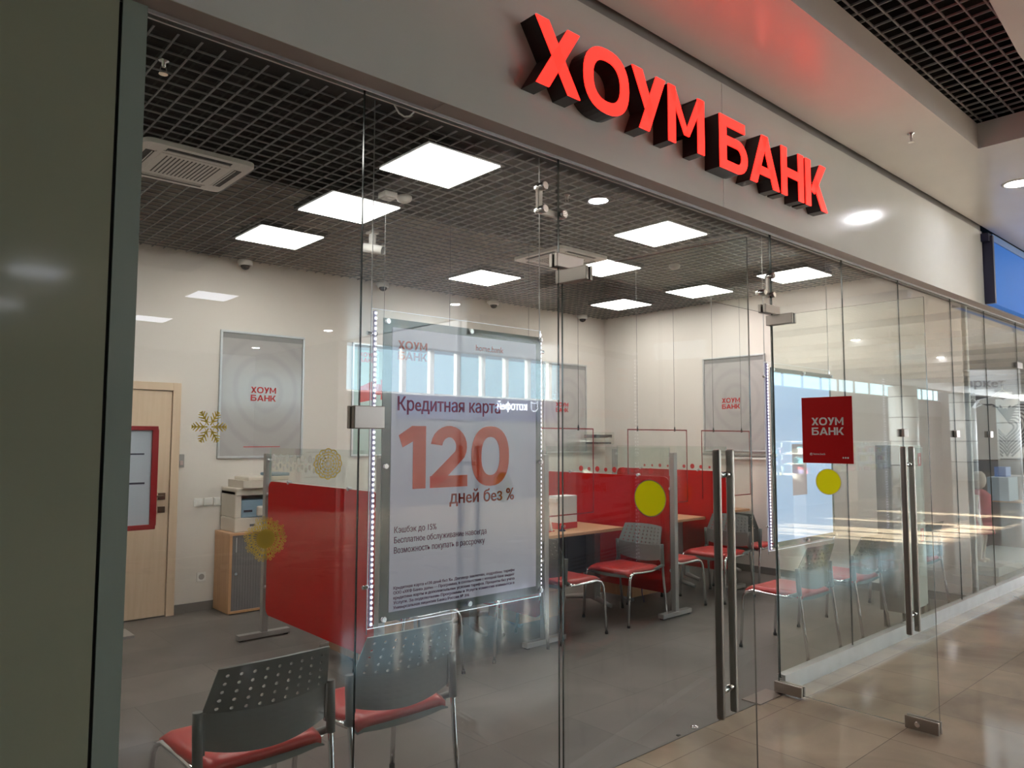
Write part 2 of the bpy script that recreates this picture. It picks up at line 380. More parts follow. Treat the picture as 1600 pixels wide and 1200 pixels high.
# open cell ceiling
g = MB()
x = 0.88 - 3.2
while x < XR:
    g.box(x - 0.003, x + 0.003, YG + 0.02, YB, ZC, ZC + 0.009, GRIDM); x += 0.1
y = 3.13 - 0.6
while y < YB:
    g.box(-2.35, XR, y - 0.003, y + 0.003, ZC + 0.001, ZC + 0.009, GRIDM); y += 0.1
struct(g.obj('ceiling'), 'black open cell grid ceiling of the branch')
struct(MB().box(-2.5, XR + 0.15, YG - 0.05, YB, 4.15, 4.25, BLACK).obj('ceiling_void'), 'black void above the cell ceiling')
# front bulkhead: fascia, soffit
fm = MB()
fm.box(-4, 3.72, YF, YF + 0.004, ZS, 3.66, FASC); fm.box(3.724, 8.40, YF, YF + 0.004, ZS, 3.66, FASC); fm.box(-4, 8.40, YF + 0.006, YF + 0.1, ZS + 0.035, 3.66, BLACK)
fm.box(-4, 8.40, YF + 0.012, YF + 0.11, 3.66, ZM + 0.2, mat('fascia_cap', (0.30, 0.29, 0.27), 0.4))
struct(fm.obj('wall_fascia'), 'grey glossy fascia panels above the glass shopfront')
sf = MB(); xs = [-4, 1.72, 4.42, 6.3, 8.2, 10.2, 12.2, 16, 22, 44]
for a, b in zip(xs[:-1], xs[1:]): sf.box(a + 0.002, b - 0.002, YF + 0.004, YG + 0.035, ZS, ZS + 0.03, SOFFIT)
struct(sf.obj('trim_1'), 'brown soffit strip along the head of the glass shopfront')
struct(MB().box(-4, 44, YG - 0.02, YG - 0.012, ZS - 0.012, ZS, ALU).box(-4, 44, YG + 0.012, YG + 0.02, ZS - 0.012, ZS, ALU).obj('trim_2'), 'thin glazing channel under the soffit')
struct(MB().box(-4, 44, YG - 0.02, YG + 0.13, ZS + 0.03, 4.2, BLACK).obj('wall_bulkhead'), 'hidden bulkhead behind the fascia')
# mall ceiling
mc = MB()
mc.box(-14, 44, 1.68, YF - 0.02, ZM, ZM + 0.05, PLASTER)
mc.box(6.07, 44, 1.0, 1.68, ZM, ZM + 0.05, PLASTER)
mc.box(-14, 6.07, 1.68, 1.70, ZM + 0.05, ZM + 0.19, PLASTER)
mc.box(6.07, 6.09, 1.0, 1.68, ZM + 0.05, ZM + 0.19, PLASTER)
# outline of the near ceiling edge curves away to the right
edge = [(3.2, -4.9), (3.25, 0.2), (3.45, 0.75), (3.9, 1.03), (4.3, 1.06), (4.7, 1.09), (5.1, 1.10), (5.6, 1.06), (6.07, 1.0), (44, 1.0), (44, -4.9)]
mc.prism(edge, (0, 0, ZM), (1, 0, 0), (0, 1, 0), (0, 0, 0.05), PLASTER)
mc.prism([edge[i] for i in range(2, 9)] + [(6.07, 0.9), (4.0, 0.9), (3.4, 0.2)], (0, 0, ZM + 0.05), (1, 0, 0), (0, 1, 0), (0, 0, 0.14), PLASTER)
mc.box(-14, 8, -14, -4.9, ZM, ZM + 0.05, PLASTER)
x = 8.6
while x < 43:      # shallow ribs across the mall ceiling and the edge beam by the column row
    mc.box(x, x + 0.16, -4.9, 0.85, ZM - 0.13, ZM, PLASTER); x += 2.5
mc.box(8, 44, -5.25, -4.9, ZM - 0.32, ZM + 0.1, PLASTER)
mc.box(8, 44, -9.85, -5.25, 6.2, 6.3, PLASTER)
mc.box(8, 44, -5.25, -5.15, ZM + 0.1, 6.2, PLASTER)
struct(mc.obj('ceiling_mall'), 'white glossy mall ceiling with shallow ribs')
g = MB(); x = -1.0
while x < 6.07:
    g.box(x - 0.004, x + 0.004, -4.9 if x < 3.3 else 0.9, 1.69, ZM + 0.19, ZM + 0.202, GRIDM); x += 0.1
y = -4.85
while y < 1.69:
    g.box(-1.0, 6.07 if y > 0.9 else 3.3, y - 0.004, y + 0.004, ZM + 0.191, ZM + 0.202, GRIDM); y += 0.1
struct(g.obj('ceiling_trough'), 'black cell grid in the ceiling trough of the mall')
struct(MB().box(-14, 6.1, 0.8, 1.75, 4.3, 4.35, BLACK).box(-14, 3.6, -5.0, 0.8, 4.3, 4.35, BLACK).box(-14, 6.15, 1.72, 1.76, 3.9, 4.35, BLACK).box(6.1, 6.15, 0.8, 1.76, 3.9, 4.35, BLACK).box(3.6, 6.15, 0.8, 0.84, 3.9, 4.35, BLACK).box(-14, 8, -4.95, -4.9, ZM, 4.4, PLASTER).obj('ceiling_trough_void'), 'black void above the ceiling trough, with added sides blocking stray light')  # black sides added to keep stray daylight out of the void
struct(MB().box(-14.1, 44.1, -5.15, YG, 4.45, 4.5, BLACK).box(-14.1, 8.1, -14.1, -5.15, 4.45, 4.5, BLACK).box(44, 44.1, -5.2, YG, ZM + 0.06, 4.45, BLACK).box(8, 8.1, -14.1, -5.15, 3.7, 6.3, BLACK).obj('ceiling_light_block'), 'unseen dark cover added over the mall ceiling to block stray light')  # unseen slabs added to stop daylight leaking past the mall ceiling
# far sides of the mall
MW = mat('mall_wall_pink', (0.17, 0.15, 0.148), 0.6); MD = mat('mall_wall_dark', (0.07, 0.055, 0.05), 0.5); ML = mat('mall_wall_light', (0.24, 0.24, 0.25), 0.6)
fw_ = MB(); fw_.box(8, 44, -9.9, -9.6, 0, 2.6, MW); fw_.box(17, 44, -9.95, -9.55, 2.6, 2.78, MD); fw_.box(17, 44, -9.9, -9.6, 2.78, 2.95, ML); fw_.box(8, 17, -9.9, -9.6, 3.72, 4.78, ML); fw_.box(17, 44, -9.9, -9.6, 2.95, 3.6, ML)
fw_.box(8, 44, -9.9, -9.6, 4.78, 6.3, ML); fw_.box(44, 44.1, -9.9, YG, 0, 6.3, MW)
struct(fw_.obj('wall_opposite'), 'pinkish grey shop wall across the mall')
MW2 = mat('mall_wall_brown', (0.10, 0.085, 0.08), 0.6)
struct(MB().box(-14, 8, -14.2, -14, 0, 3.8, MW2).box(7.9, 8.1, -14.2, -9.6, 0, 3.8, MW2).box(-14.2, -14, -14, 2.6, 0, 3.8, MW2).obj('wall_mall_end'), 'plain wall closing the near end of the mall')
FRM = mat('window_frame_white', (0.7, 0.72, 0.73), 0.4)
wm = MB(); x = 8.0
while x < 44: wm.box(x, x + 0.12, -9.82, -9.70, 2.62 if x < 17 else 3.6, 3.72 if x < 17 else 4.75, FRM); x += (0.8 if x < 17 else 1.6)
wm.box(17, 44, -9.82, -9.70, 4.70, 4.78, FRM); wm.box(8, 17, -9.84, -9.68, 2.60, 2.65, FRM); wm.box(17, 44, -9.84, -9.68, 3.6, 3.66, FRM)
SKYPANE = mat('glowing_sky_pane', (0.6, 0.7, 0.75), 0.5, emis=(0.62, 0.88, 1.0), es=3.6)  # opaque glow stands in for sky light and keeps sun off the columns
wm.box(17, 44, -9.77, -9.75, 3.66, 4.70, SKYPANE)
struct(wm.obj('window_20'), 'white mullions of the high window across the mall')
# neighbour's shopfront to the right: blue fascia, shop box
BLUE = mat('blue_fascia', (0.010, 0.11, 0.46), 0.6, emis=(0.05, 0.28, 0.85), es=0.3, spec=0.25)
bl = thing('shop_fascia', 'bright blue glossy fascia panel of the next shop, right of the grey fascia', 'sign', (8.44, 2.26, 2.93))
MB().box(0.02, 14, 0, 0.12, 0.0, 0.66, BLUE).obj('panel', bl)
MB().box(-0.02, 0.02, -0.02, 0.14, 0, 0.68, mat('navy_edge', (0.02, 0.02, 0.06), 0.4)).box(-0.08, 0.02, 0.0, 0.1, 0.62, 0.70, mat('navy_edge')).obj('end_cap', bl)
MB().box(0.02, 14, -0.012, 0.0, 0.63, 0.70, mat('blue_lip', (0.02, 0.16, 0.5), 0.3)).obj('top_lip', bl)
ns = MB(); NW = mat('neighbour_wall', (0.28, 0.27, 0.27), 0.7)
ns.box(XR + 0.16, 26, 8.0, 8.1, 0, 3.5, NW); ns.box(26, 26.1, YG, 8, 0, 3.5, NW); ns.box(XR + 0.16, 26, YG + 0.1, 8, 3.3, 3.4, mat('neighbour_ceiling', (0.35, 0.37, 0.40), 0.6))
struct(ns.obj('wall_neighbour'), 'grey walls of the clothes shop next door')
ms = thing('wall_lettering', 'dark grey wall lettering high inside the next shop', 'lettering', (14.35, 4.55, 2.44), radians(-48))
MB().box(-0.05, 1.15, 0.005, 0.03, -0.1, 0.35, mat('sign_band', (0.5, 0.53, 0.6), 0.5)).obj('band', ms)
text('маркет', 0.20, mat('letter_grey', (0.20, 0.20, 0.26), 0.5), (0.05, 0, 0.05), RY, ms, 'letters', bold=0.02, fit=0.85, depth=0.004)
struct(MB().box(XR + 0.15, 44, YG, 8, -0.1, 0, mat('neighbour_floor', (0.33, 0.31, 0.29), 0.15)).obj('floor_neighbour'), 'pale floor of the clothes shop')
struct(MB().box(XR + 0.02, XR + 0.2, YG + 0.03, YG + 0.18, 0.0, ZS, mat('post_white', (0.72, 0.76, 0.74), 0.35)).obj('wall_pier'), 'white pier between the two shops')
# green glass pillar on the left
PG = mat('green_back_painted_glass', (0.34, 0.36, 0.26), 0.10, coat=0.3)
pl = MB(); pl.box(-1.6, 0.555, YG - 0.03, YG + 0.25, 0, ZM, PG)
pl.box(0.565, 0.635, YG - 0.03, YG + 0.25, 0, ZM, mat('green_grey_trim', (0.30, 0.36, 0.31), 0.25)); pl.box(0.55, 0.57, YG - 0.02, YG + 0.24, 0, ZM, FOOT)
struct(pl.obj('wall_pillar'), 'dark green glass clad pillar at the left of the shopfront')
struct(MB().box(-14, -1.6, YG - 0.03, YG + 0.25, 0, ZM, MW).obj('wall_mall_left'))

# ------------------------------------------------------------------ fixed glass panes
jo = [0.64, 1.42, 2.475]; n = 1
def pane(x0, x1, z0, z1, label):
    global n
    o = MB().box(x0 + 0.0012, x1 - 0.0012, YG - 0.005, YG + 0.005, z0, z1, GLASS, front={'-x': EDGE, '+x': EDGE, '-z': EDGE, '+z': EDGE}).obj('window_%d' % n); n += 1
    return struct(o, label)
pane(0.64, 1.42, 0.06, ZS - 0.004, 'clear glass pane beside the green pillar')
pane(1.42, 2.475, 0.06, ZS - 0.004, 'clear glass pane in front of the lit credit card poster')
pane(2.475, 4.43, 2.385, ZS - 0.004, 'glass transom over the open double doors')
xr = [4.44, 5.47, 6.52, 7.76, 8.75, 9.87, 11.0, 12.2, 13.4, 14.8, 16.2, 18, 20, 22]
for i in range(len(xr) - 1): pane(xr[i], xr[i + 1], 0.09, ZS - 0.004, 'clear glass pane of the right hand shopfront, bay %s' % ('one two three four five six seven eight nine ten eleven twelve thirteen'.split()[i]))
ra = MB(); ra.box(4.46, 6.42, YG - 0.025, YG + 0.03, 0, 0.105, ALU); ra.box(6.43, 22, YG - 0.025, YG + 0.03, 0, 0.105, ALU)
struct(ra.obj('trim_3'), 'aluminium base rail under the right hand glass')
struct(MB().box(0.64, 2.42, YG - 0.02, YG + 0.025, 0, 0.07, ALU).obj('trim_4'), 'aluminium base rail under the left hand glass')
struct(MB().box(2.48, 4.43, YG - 0.008, YG + 0.008, -0.004, 0.003, mat('threshold', (0.1, 0.09, 0.08), 0.4)).obj('trim_5'), 'thin threshold joint between grey and beige floors')

# ------------------------------------------------------------------ patch fittings and brackets on glass
def clampm(mb, x0, x1, z0, z1, t=0.022):
    mb.box(x0, x1, YG - 0.006 - t, YG - 0.006, z0, z1, STEEL); mb.box(x0, x1, YG + 0.006, YG + 0.006 + t, z0, z1, STEEL)
def fitting(label, cat, x0, x1, z0, z1, name='patch_fitting', group=None):
    mb = MB(); clampm(mb, x0, x1, z0, z1)
    return tag(mb.obj(name, loc=(0, 0, 0), bevel=0.003), label, cat, group)
fitting('steel patch fitting on the joint between the pillar pane and the poster pane', 'fitting', 1.385, 1.515, 1.615, 1.70)
fitting('steel transom patch above the left leaf hinge', 'fitting', 2.44, 2.62, 2.385, 2.45)
fitting('steel transom patch above the right leaf hinge', 'fitting', 4.32, 4.50, 2.385, 2.44)
for nm, xx in (('first', 6.52), ('second', 7.76), ('third', 8.75)):
    fitting('small square glass clamp on the %s joint right of the doors' % nm, 'fitting', xx - 0.045, xx + 0.045, 1.60, 1.665, name='glass_clamp')
fitting('steel patch fitting high on the far right shopfront glass', 'fitting', 9.77, 9.97, 2.385, 2.45)
br = thing('fin_bracket', 'L shaped steel glass fin connector above the left door leaf', 'bracket', (2.44, YG + 0.012, 2.60))
b = MB(); b.box(-0.085, -0.055, 0, 0.02, 0.03, 0.165, STEEL); b.box(-0.085, 0.07, 0, 0.02, 0.03, 0.06, STEEL); b.obj('arm', br, bevel=0.004)
for px_, pz_ in ((-0.07, 0.155), (-0.07, 0.045), (0.06, 0.045)): MB().lathe([(0.017, -0.035), (0.02, -0.03), (0.02, 0.0), (0.014, 0.03)], CHROME, (px_, 0.0, pz_), axis='y', n=16).obj('bolt', br)
br2 = thing('fin_bracket', 'L shaped steel glass fin connector above the right door leaf', 'bracket', (4.44, YG + 0.012, 2.50))
b = MB(); b.box(-0.12, 0.02, 0, 0.02, 0.0, 0.03, STEEL); b.box(-0.01, 0.02, 0, 0.02, 0.0, 0.15, STEEL); b.obj('arm', br2, bevel=0.004)
for px_, pz_ in ((0.005, 0.14), (0.005, 0.015), (-0.11, 0.015)): MB().lathe([(0.017, -0.035), (0.02, -0.03), (0.02, 0.0), (0.014, 0.03)], CHROME, (px_, 0.0, pz_), axis='y', n=16).obj('bolt', br2)
tag(MB().tube([(1.565, YG + 0.02, ZS - 0.006), (1.575, YG + 0.02, ZS - 0.02), (1.59, YG + 0.02, ZS - 0.038), (1.615, YG + 0.02, ZS - 0.045), (1.64, YG + 0.02, ZS - 0.036), (1.66, YG + 0.02, ZS - 0.014), (1.66, YG + 0.02, ZS - 0.004)], 0.0035, WHITEP).obj('cable_loop'), 'short white cable loop hanging under the soffit above the lit poster', 'cable')

# ------------------------------------------------------------------ door leaves (both swung outwards)
def leaf(name, hx, ang, w_, label, sgn):
    r = thing(name, label, 'glass door', (hx, YG, 0), ang); r['kind'] = 'structure'
    MB().box(0, w_, -0.006, 0.006, 0.02, 2.37, GLASS, front={'-x': EDGE, '+x': EDGE, '-z': EDGE, '+z': EDGE}).obj('glass_pane', r)
    for (a, b, c, d) in ((-0.02, 0.16, 0.012, 0.075), (-0.02, 0.16, 2.31, 2.375), (w_ - 0.17, w_ + 0.002, 0.012, 0.078)):
        q = MB(); q.box(a, b, -0.026, -0.006, c, d, STEEL); q.box(a, b, 0.006, 0.026, c, d, STEEL)
        if a > 0.5: q.lathe([(0.013, -0.032), (0.016, -0.03), (0.016, 0.032), (0.012, 0.034)], CHROME, ((a + b) / 2 - 0.02, 0, (c + d) / 2), axis='y', n=16)
        q.obj('patch_fitting', r, bevel=0.003)
    for s_ in (-1, 1):
        q = MB(); q.box(w_ - 0.115 - 0.015, w_ - 0.115 + 0.015, s_ * 0.056 - 0.012, s_ * 0.056 + 0.012, 0.52, 1.54, STEEL)
        h = q.obj('handle', r, bevel=0.008)
        for zz in (0.62, 1.44): MB().tube([(w_ - 0.115, s_ * 0.006, zz), (w_ - 0.115, s_ * 0.05, zz)], 0.012, CHROME).obj('standoff', h)
    return r
leaf('door_1', 2.50, radians(-84), 0.92, 'left glass door leaf swung open towards the corridor, long bar handle and yellow dot', -1)
leaf('door_2', 4.425, radians(-90.3), 0.92, 'right glass door leaf swung open towards the corridor, bearing the small red notice', 1)
tag(MB().box(4.14, 4.42, 2.405, 2.53, 0, 0.006, STEEL).obj('floor_plate'), 'steel floor spring cover plate at the foot of the right door leaf', 'plate')
tag(MB().lathe([(0.022, 0), (0.022, 0.004), (0.014, 0.005), (0.014, 0.001)], CHROME, (0, 0, 0), n=20).obj('floor_socket', loc=(3.56, YG + 0.03, 0.0)), 'small round steel bolt socket in the threshold', 'socket')
tag(MB().lathe([(0.014, 0), (0.012, 0.003), (0.010, 0.0035)], FOOT, (0, 0, 0), n=20).obj('floor_hole', loc=(3.40, YG + 0.02, 0.0)), 'small dark bolt hole in the threshold', 'socket')

# discs and notice stuck on the leaves
def disc(label, loc, r, nrm, cat='sticker'):
    mb = MB(); ax = {'x': 'x', 'y': 'y'}[nrm]
    ring = lambda q: [(q * cos(2 * pi * i / 48), q * sin(2 * pi * i / 48)) for i in range(49)]
    for p in strip(ring(r), ring(r * 0.95)): mb.face([(0, a, b) for a, b in p], TAPE)
    mb.face([(0, a, b) for a, b in ring(r * 0.95)[:-1]], YEL)
    return tag(mb.obj('round_sticker', loc=loc), label, cat)
lm = Vector((cos(radians(-84)), sin(radians(-84)), 0))
yd = disc('round yellow sticker on the left door leaf', (2.50 + lm.x * 0.475 - 0.009, YG + lm.y * 0.475, 1.33), 0.078, 'x'); yd.rotation_euler = (0, 0, radians(6))
disc('round yellow sticker under the red notice on the right door leaf', (4.414, 2.085, 1.325), 0.078, 'x')
rn = thing('notice', 'square red notice with white word mark on the right door leaf', 'notice', (4.417, 2.24, 1.435))
MB().box(-0.003, 0, -0.31, 0, 0, 0.40, RED).obj('sheet', rn)
WH = mat('white_print', (0.75, 0.72, 0.70), 0.5)
logo(rn, -0.0032, -0.062, 0.17, 0.195, WH, '-x', 'word_mark')
text('@ home.bank', 0.017, WH, (-0.004, -0.045, 0.05), RX, rn, 'small_print')
dq = MB()
for i in range(3): dq.lathe([(0.005, -0.004), (0.005, -0.003)], WH, (0, -0.25 - i * 0.014, 0.035), n=12, axis='x')
dq.obj('social_icons', rn)

# ------------------------------------------------------------------ big letters of the sign
sg = thing('channel_letter_sign', 'large red illuminated three dimensional letters on the grey fascia', 'sign', (0, 0, 0))
sg['label'] = 'large red illuminated three dimensional letters on the grey fascia'
LF = mat('letter_face', (0.7, 0.04, 0.03), 0.3, emis=(1.0, 0.018, 0.012), es=3.2)
LS = mat('letter_return', (0.018, 0.012, 0.012), 0.35)
def sign_word(t, x0, x1, z0, h):
    x = x0; k = (x1 - x0) / word_w(t)
    for c in t:
        wd, polys = GL[c]; mb = MB()
        for p in polys: mb.prism([(q[0] * k + x, q[1] * h + z0) for q in p], (0, YF, 0), (1, 0, 0), (0, 0, 1), (0, -0.095, 0), LS)
        body = mb.obj('letter', sg)
        mf = MB()
        for p in polys: mf.prism([(q[0] * k + x, q[1] * h + z0) for q in p], (0, YF - 0.095, 0), (1, 0, 0), (0, 0, 1), (0, -0.006, 0), LF)
        plabel(mf.obj('lit_face', body), 'glowing red face')
        x += (wd + GAP) * k
sign_word('ХОУМ', 2.125, 3.385, 3.105, 0.30)
sign_word('БАНК', 3.535, 4.81, 3.085, 0.305)

# ------------------------------------------------------------------ ceiling things of the branch
LED = mat('led_diffuser', (1, 1, 1), 0.5, emis=(1.0, 0.955, 0.90), es=17.0)
leds = [(2.73, 3.745, 'above the near left chairs'), (2.73, 4.89, 'in the middle of the left row'), (2.70, 6.02, 'nearest the back wall in the left row'),
        (5.04, 3.76, 'nearest the glass in the centre row'), (5.62, 4.92, 'right beside the middle air conditioner'), (5.04, 6.08, 'nearest the back wall in the centre row'),
        (7.36, 3.78, 'nearest the glass in the right row'), (7.36, 4.95, 'in the middle of the right row'), (7.35, 6.12, 'nearest the corner in the right row')]
leds += [(0.38, 3.75, 'added as unseen fill behind the pillar, nearest the glass'), (0.38, 4.9, 'added as unseen fill behind the pillar, middle'), (0.38, 6.05, 'added as unseen fill behind the pillar, nearest the back wall')]  # unseen panels added to brighten the left faces of the partitions
for x, y, lab in leds:
    t = thing('ceiling_light', 'square white led ceiling panel ' + lab, 'ceiling light', (x, y, ZC - 0.004), 0, 'square ceiling panels of the branch')
    MB().box(-0.272, 0.272, -0.272, 0.272, -0.004, 0.0, LED).obj('diffuser', t)
    f = MB(); f.box(-0.298, 0.298, -0.298, 0.298, 0.0, 0.05, mat('led_frame', (0.12, 0.12, 0.12), 0.5)); f.obj('frame', t)
for x, y, lab in ((1.515, 4.79, 'square white cassette air conditioner high on the left beside the pillar'), (4.98, 4.88, 'square white cassette air conditioner in the middle of the ceiling')):
    t = thing('air_conditioner', lab, 'air conditioner', (x, y, ZC - 0.03), 0, 'cassette air conditioners')
    rc = []
    s_ = 0.325; c_ = 0.05
    for cx_, cy_, a0 in ((s_ - c_, s_ - c_, 0), (-s_ + c_, s_ - c_, 90), (-s_ + c_, -s_ + c_, 180), (s_ - c_, -s_ + c_, 270)): rc += arcp(cx_, cy_, c_, c_, a0, a0 + 90, 4)
    MB().prism(rc, (0, 0, 0), (1, 0, 0), (0, 1, 0), (0, 0, 0.028), WHITEP).obj('cover', t, bevel=0.004)
    for k in range(4):
        a = k * pi / 2
        MB().box(-0.19, 0.19, 0.235, 0.285, -0.002, 0.001, FOOT).box(-0.185, 0.185, 0.245, 0.25, -0.006, 0.0, WHITEP).box(-0.20, 0.20, 0.226, 0.236, -0.004, 0.001, WHITEP).obj('air_slot', t, rot=(0, 0, a))
    gm = MB(); gm.box(-0.20, 0.20, -0.20, 0.20, -0.004, 0.0, WHITEP)
    gr = gm.obj('intake_grille', t, bevel=0.002)
    s2 = MB()
    for i in range(14):
        for j in range(14):
            xx = -0.158 + i * 0.0243; yy = -0.158 + j * 0.0243
            s2.box(xx - 0.0045, xx + 0.0045, yy - 0.009, yy + 0.009, -0.005, -0.0038, FOOT)
    s2.obj('grille_opening', gr)
for x, lab in ((2.81, 'above the left wall poster'), (4.36, 'above the second wall poster'), (5.97, 'between the two middle posters'), (7.60, 'in the back right corner')):
    t = thing('dome_camera', 'white dome security camera %s under the ceiling' % lab, 'security camera', (x, YB - 0.075, ZC - 0.05), 0, 'dome cameras along the back wall')
    MB().lathe([(0.062, 0.05), (0.068, 0.04), (0.068, 0.005), (0.06, -0.006)], WHITEP).obj('housing', t)
    MB().lathe([(0.046, -0.004), (0.042, -0.022), (0.03, -0.038), (0.012, -0.046), (0.002, -0.048)], DARKP).obj('dome', t)
    MB().box(-0.05, 0.05, 0.0, 0.075, 0.02, 0.05, WHITEP).obj('bracket', t)
t = thing('bracket_camera', 'white bullet security camera on a short stem under the cell ceiling', 'security camera', (3.20, 5.33, ZC))
MB().box(-0.04, 0.04, -0.04, 0.04, -0.02, 0, WHITEP).box(-0.022, 0.022, -0.02, 0.02, -0.13, -0.02, WHITEP).obj('stem', t, bevel=0.003)
MB().tube([(-0.05, 0.05, -0.13), (0.05, -0.08, -0.165)], 0.038, WHITEP, n=16).obj('body', t)
MB().tube([(0.05, -0.08, -0.165), (0.055, -0.0865, -0.1668)], 0.030, DARKP, n=16).obj('lens', t)
def sprinkler(label, x, y, z):
    t = thing('sprinkler', label, 'sprinkler', (x, y, z))
    MB().lathe([(0.024, 0.0), (0.024, -0.006), (0.01, -0.012), (0.01, -0.03), (0.006, -0.034)], CHROME, n=14).obj('head', t)
    MB().tube([(0.009, 0, -0.028), (0.014, 0, -0.045), (0.004, 0, -0.062)], 0.0025, STEEL, n=6).tube([(-0.009, 0, -0.028), (-0.014, 0, -0.045), (-0.004, 0, -0.062)], 0.0025, STEEL, n=6).obj('frame', t)
    MB().lathe([(0.006, -0.060), (0.020, -0.063), (0.020, -0.066)], CHROME, n=14).obj('deflector', t)
sprinkler('sprinkler head hanging below the cell ceiling at far left', 1.00, 3.51, ZC)
sprinkler('sprinkler head below the cell ceiling beside the fin connector', 3.74, 3.60, ZC + 0.01)
sprinkler('sprinkler head in the white mall ceiling right of the big letters', 5.41, 1.90, ZM)
tag(MB().box(-0.05, 0.05, -0.05, 0.05, -0.04, 0, WHITEP).box(-0.03, 0.03, -0.03, 0.03, -0.05, -0.04, WHITEP).obj('smoke_detector', loc=(2.76, 4.40, ZC), bevel=0.006), 'small square white detector under the cell ceiling', 'detector')
tag(MB().lathe([(0.055, 0), (0.058, -0.015), (0.05, -0.03), (0.03, -0.042), (0.02, -0.044)], WHITEP).obj('smoke_detector', loc=(2.89, 4.39, ZC)), 'small round white detector beside the square one', 'detector')
tag(MB().lathe([(0.055, 0), (0.058, -0.015), (0.05, -0.03), (0.03, -0.042), (0.02, -0.044)], WHITEP).obj('smoke_detector', loc=(6.05, 4.35, ZC)), 'round white detector in the right half of the cell ceiling', 'detector')
# mall lights
DL = mat('downlight_glow', (1, 1, 1), 0.5, emis=(0.95, 0.95, 1.0), es=130.0)
for x, y, lab in ((7.14, 1.70, 'near the fascia, at the right edge of view'), (7.2, -2.5, 'second from the fascia'), (7.1, -4.4, 'third from the fascia'), (7.0, -8.4, 'fourth from the fascia'), (7.1, -12.1, 'farthest from the fascia'), (4.9, 0.55, 'closest to the ceiling trough'), (11.5, 1.7, 'added fill, second along the corridor beside the blue fascia'), (16.0, 1.7, 'added fill, third along the corridor'), (21.0, 1.7, 'added fill, fourth along the corridor'), (11.5, -2.0, 'added fill over the middle of the corridor, nearest'), (16.0, -2.0, 'added fill over the middle of the corridor, second'), (21.0, -2.0, 'added fill over the middle of the corridor, farthest')):  # lamps farther along the corridor are unseen, added to brighten the fascia
    t = thing('downlight', 'round recessed downlight in the mall ceiling, ' + lab, 'ceiling light', (x, y, ZM), 0, 'round mall downlights')
    MB().lathe([(0.085, -0.002), (0.10, -0.008), (0.115, -0.004), (0.115, 0.0)], WHITEP).obj('ring', t)
    MB().lathe([(0.08, -0.009), (0.08, -0.010)], DL).obj('lens', t)
for x, y, lab in ((1.72, -6.2, 'nearer one on the left'), (3.98, -6.3, 'nearer one on the right'), (3.95, -9.2, 'farther one on the right'), (1.7, -9.2, 'farther one on the left')):
    t = thing('mall_light_panel', 'square led panel in the mall ceiling, ' + lab, 'ceiling light', (x, y, ZM - 0.01), 0, 'square mall ceiling panels')
    MB().box(-0.29, 0.29, -0.29, 0.29, -0.006, 0, mat('led_mall', (1, 1, 1), 0.5, emis=(0.85, 0.88, 1.0), es=6.0)).obj('diffuser', t)
    MB().box(-0.3, 0.3, -0.3, 0.3, 0.0, 0.01, WHITEP).obj('frame', t)

# ------------------------------------------------------------------ back wall: door, poster frames, switches
t = thing('door_3', 'cream wooden door in the back wall beside the pillar', 'door', (1.72, YB, 0)); t['kind'] = 'structure'
dr = MB().box(-0.42, 0.47, -0.035, -0.005, 0.012, 2.0, MAPLE).obj('door_panel', t, bevel=0.002)
MB().box(0.475, 0.545, -0.05, 0, 0, 2.075, MAPLE).box(-0.5, -0.43, -0.05, 0, 0, 2.075, MAPLE).box(-0.43, 0.475, -0.05, 0, 2.005, 2.075, MAPLE).obj('frame', t, bevel=0.003)
HB = mat('bronze', (0.20, 0.15, 0.11), 0.3, 0.9)
MB().box(0.38, 0.44, -0.045, -0.035, 1.03, 1.09, HB).box(0.26, 0.41, -0.075, -0.06, 1.052, 1.07, HB).box(0.40, 0.42, -0.075, -0.045, 1.05, 1.07, HB).obj('door_handle', dr, bevel=0.003)
MB().box(0.38, 0.44, -0.045, -0.035, 0.915, 0.97, HB).obj('lock_plate', dr, bevel=0.003)
t = thing('information_board', 'red framed information board with papers on a stand in front of the back door', 'board', (1.72, YB - 0.5, 0.0))
rb = MB(); kx = 0.93
rb.box(0.0, 0.22, -0.03, 0, 0.83, 0.87, REDFR).box(-0.5, 0.0, -0.03, 0, 0.83, 0.87, REDFR).box(-0.5, 0.22, -0.03, 0, 1.64, 1.675, REDFR).box(0.175, 0.225, -0.03, 0, 0.86, 1.65, REDFR).box(-0.5, -0.45, -0.03, 0, 0.86, 1.65, REDFR)
rb.obj('frame', t, bevel=0.004)
sh = MB().box(-0.45, 0.175, -0.012, -0.004, 0.87, 1.64, mat('board_sheet', (0.45, 0.50, 0.56), 0.3)).obj('sheet', t)
MB().box(-0.10, 0.12, -0.0135, -0.012, 1.44, 1.452, INK).obj('printed_headline', sh); MB().box(-0.12, 0.13, -0.0135, -0.012, 1.20, 1.215, INK).obj('printed_headline', sh)
MB().box(-0.16, -0.12, 0.0, 0.03, 0.02, 1.4, SILVER).box(-0.35, 0.07, -0.12, 0.15, 0, 0.02, SILVER).obj('stand', t)
def plate(name, label, cat, x, z, s_, kind):
    t = thing(name, label, cat, (x, YB, z), 0)
    MB().box(-s_, s_, -0.01, 0, -s_, s_, WHITEP).obj('plate', t, bevel=0.003)
    if kind == 'socket':
        MB().lathe([(0.026, -0.011), (0.024, -0.0105), (0.022, -0.004)], mat('socket_grey', (0.35, 0.33, 0.31), 0.5), axis='y').obj('well', t)
    else: MB().box(-s_ + 0.012, s_ - 0.012, -0.014, -0.01, -s_ + 0.012, s_ - 0.012, WHITEP).obj('rocker', t, bevel=0.002)
plate('wall_socket', 'white power socket low on the wall left of the cabinet', 'socket', 2.51, 0.305, 0.041, 'socket')
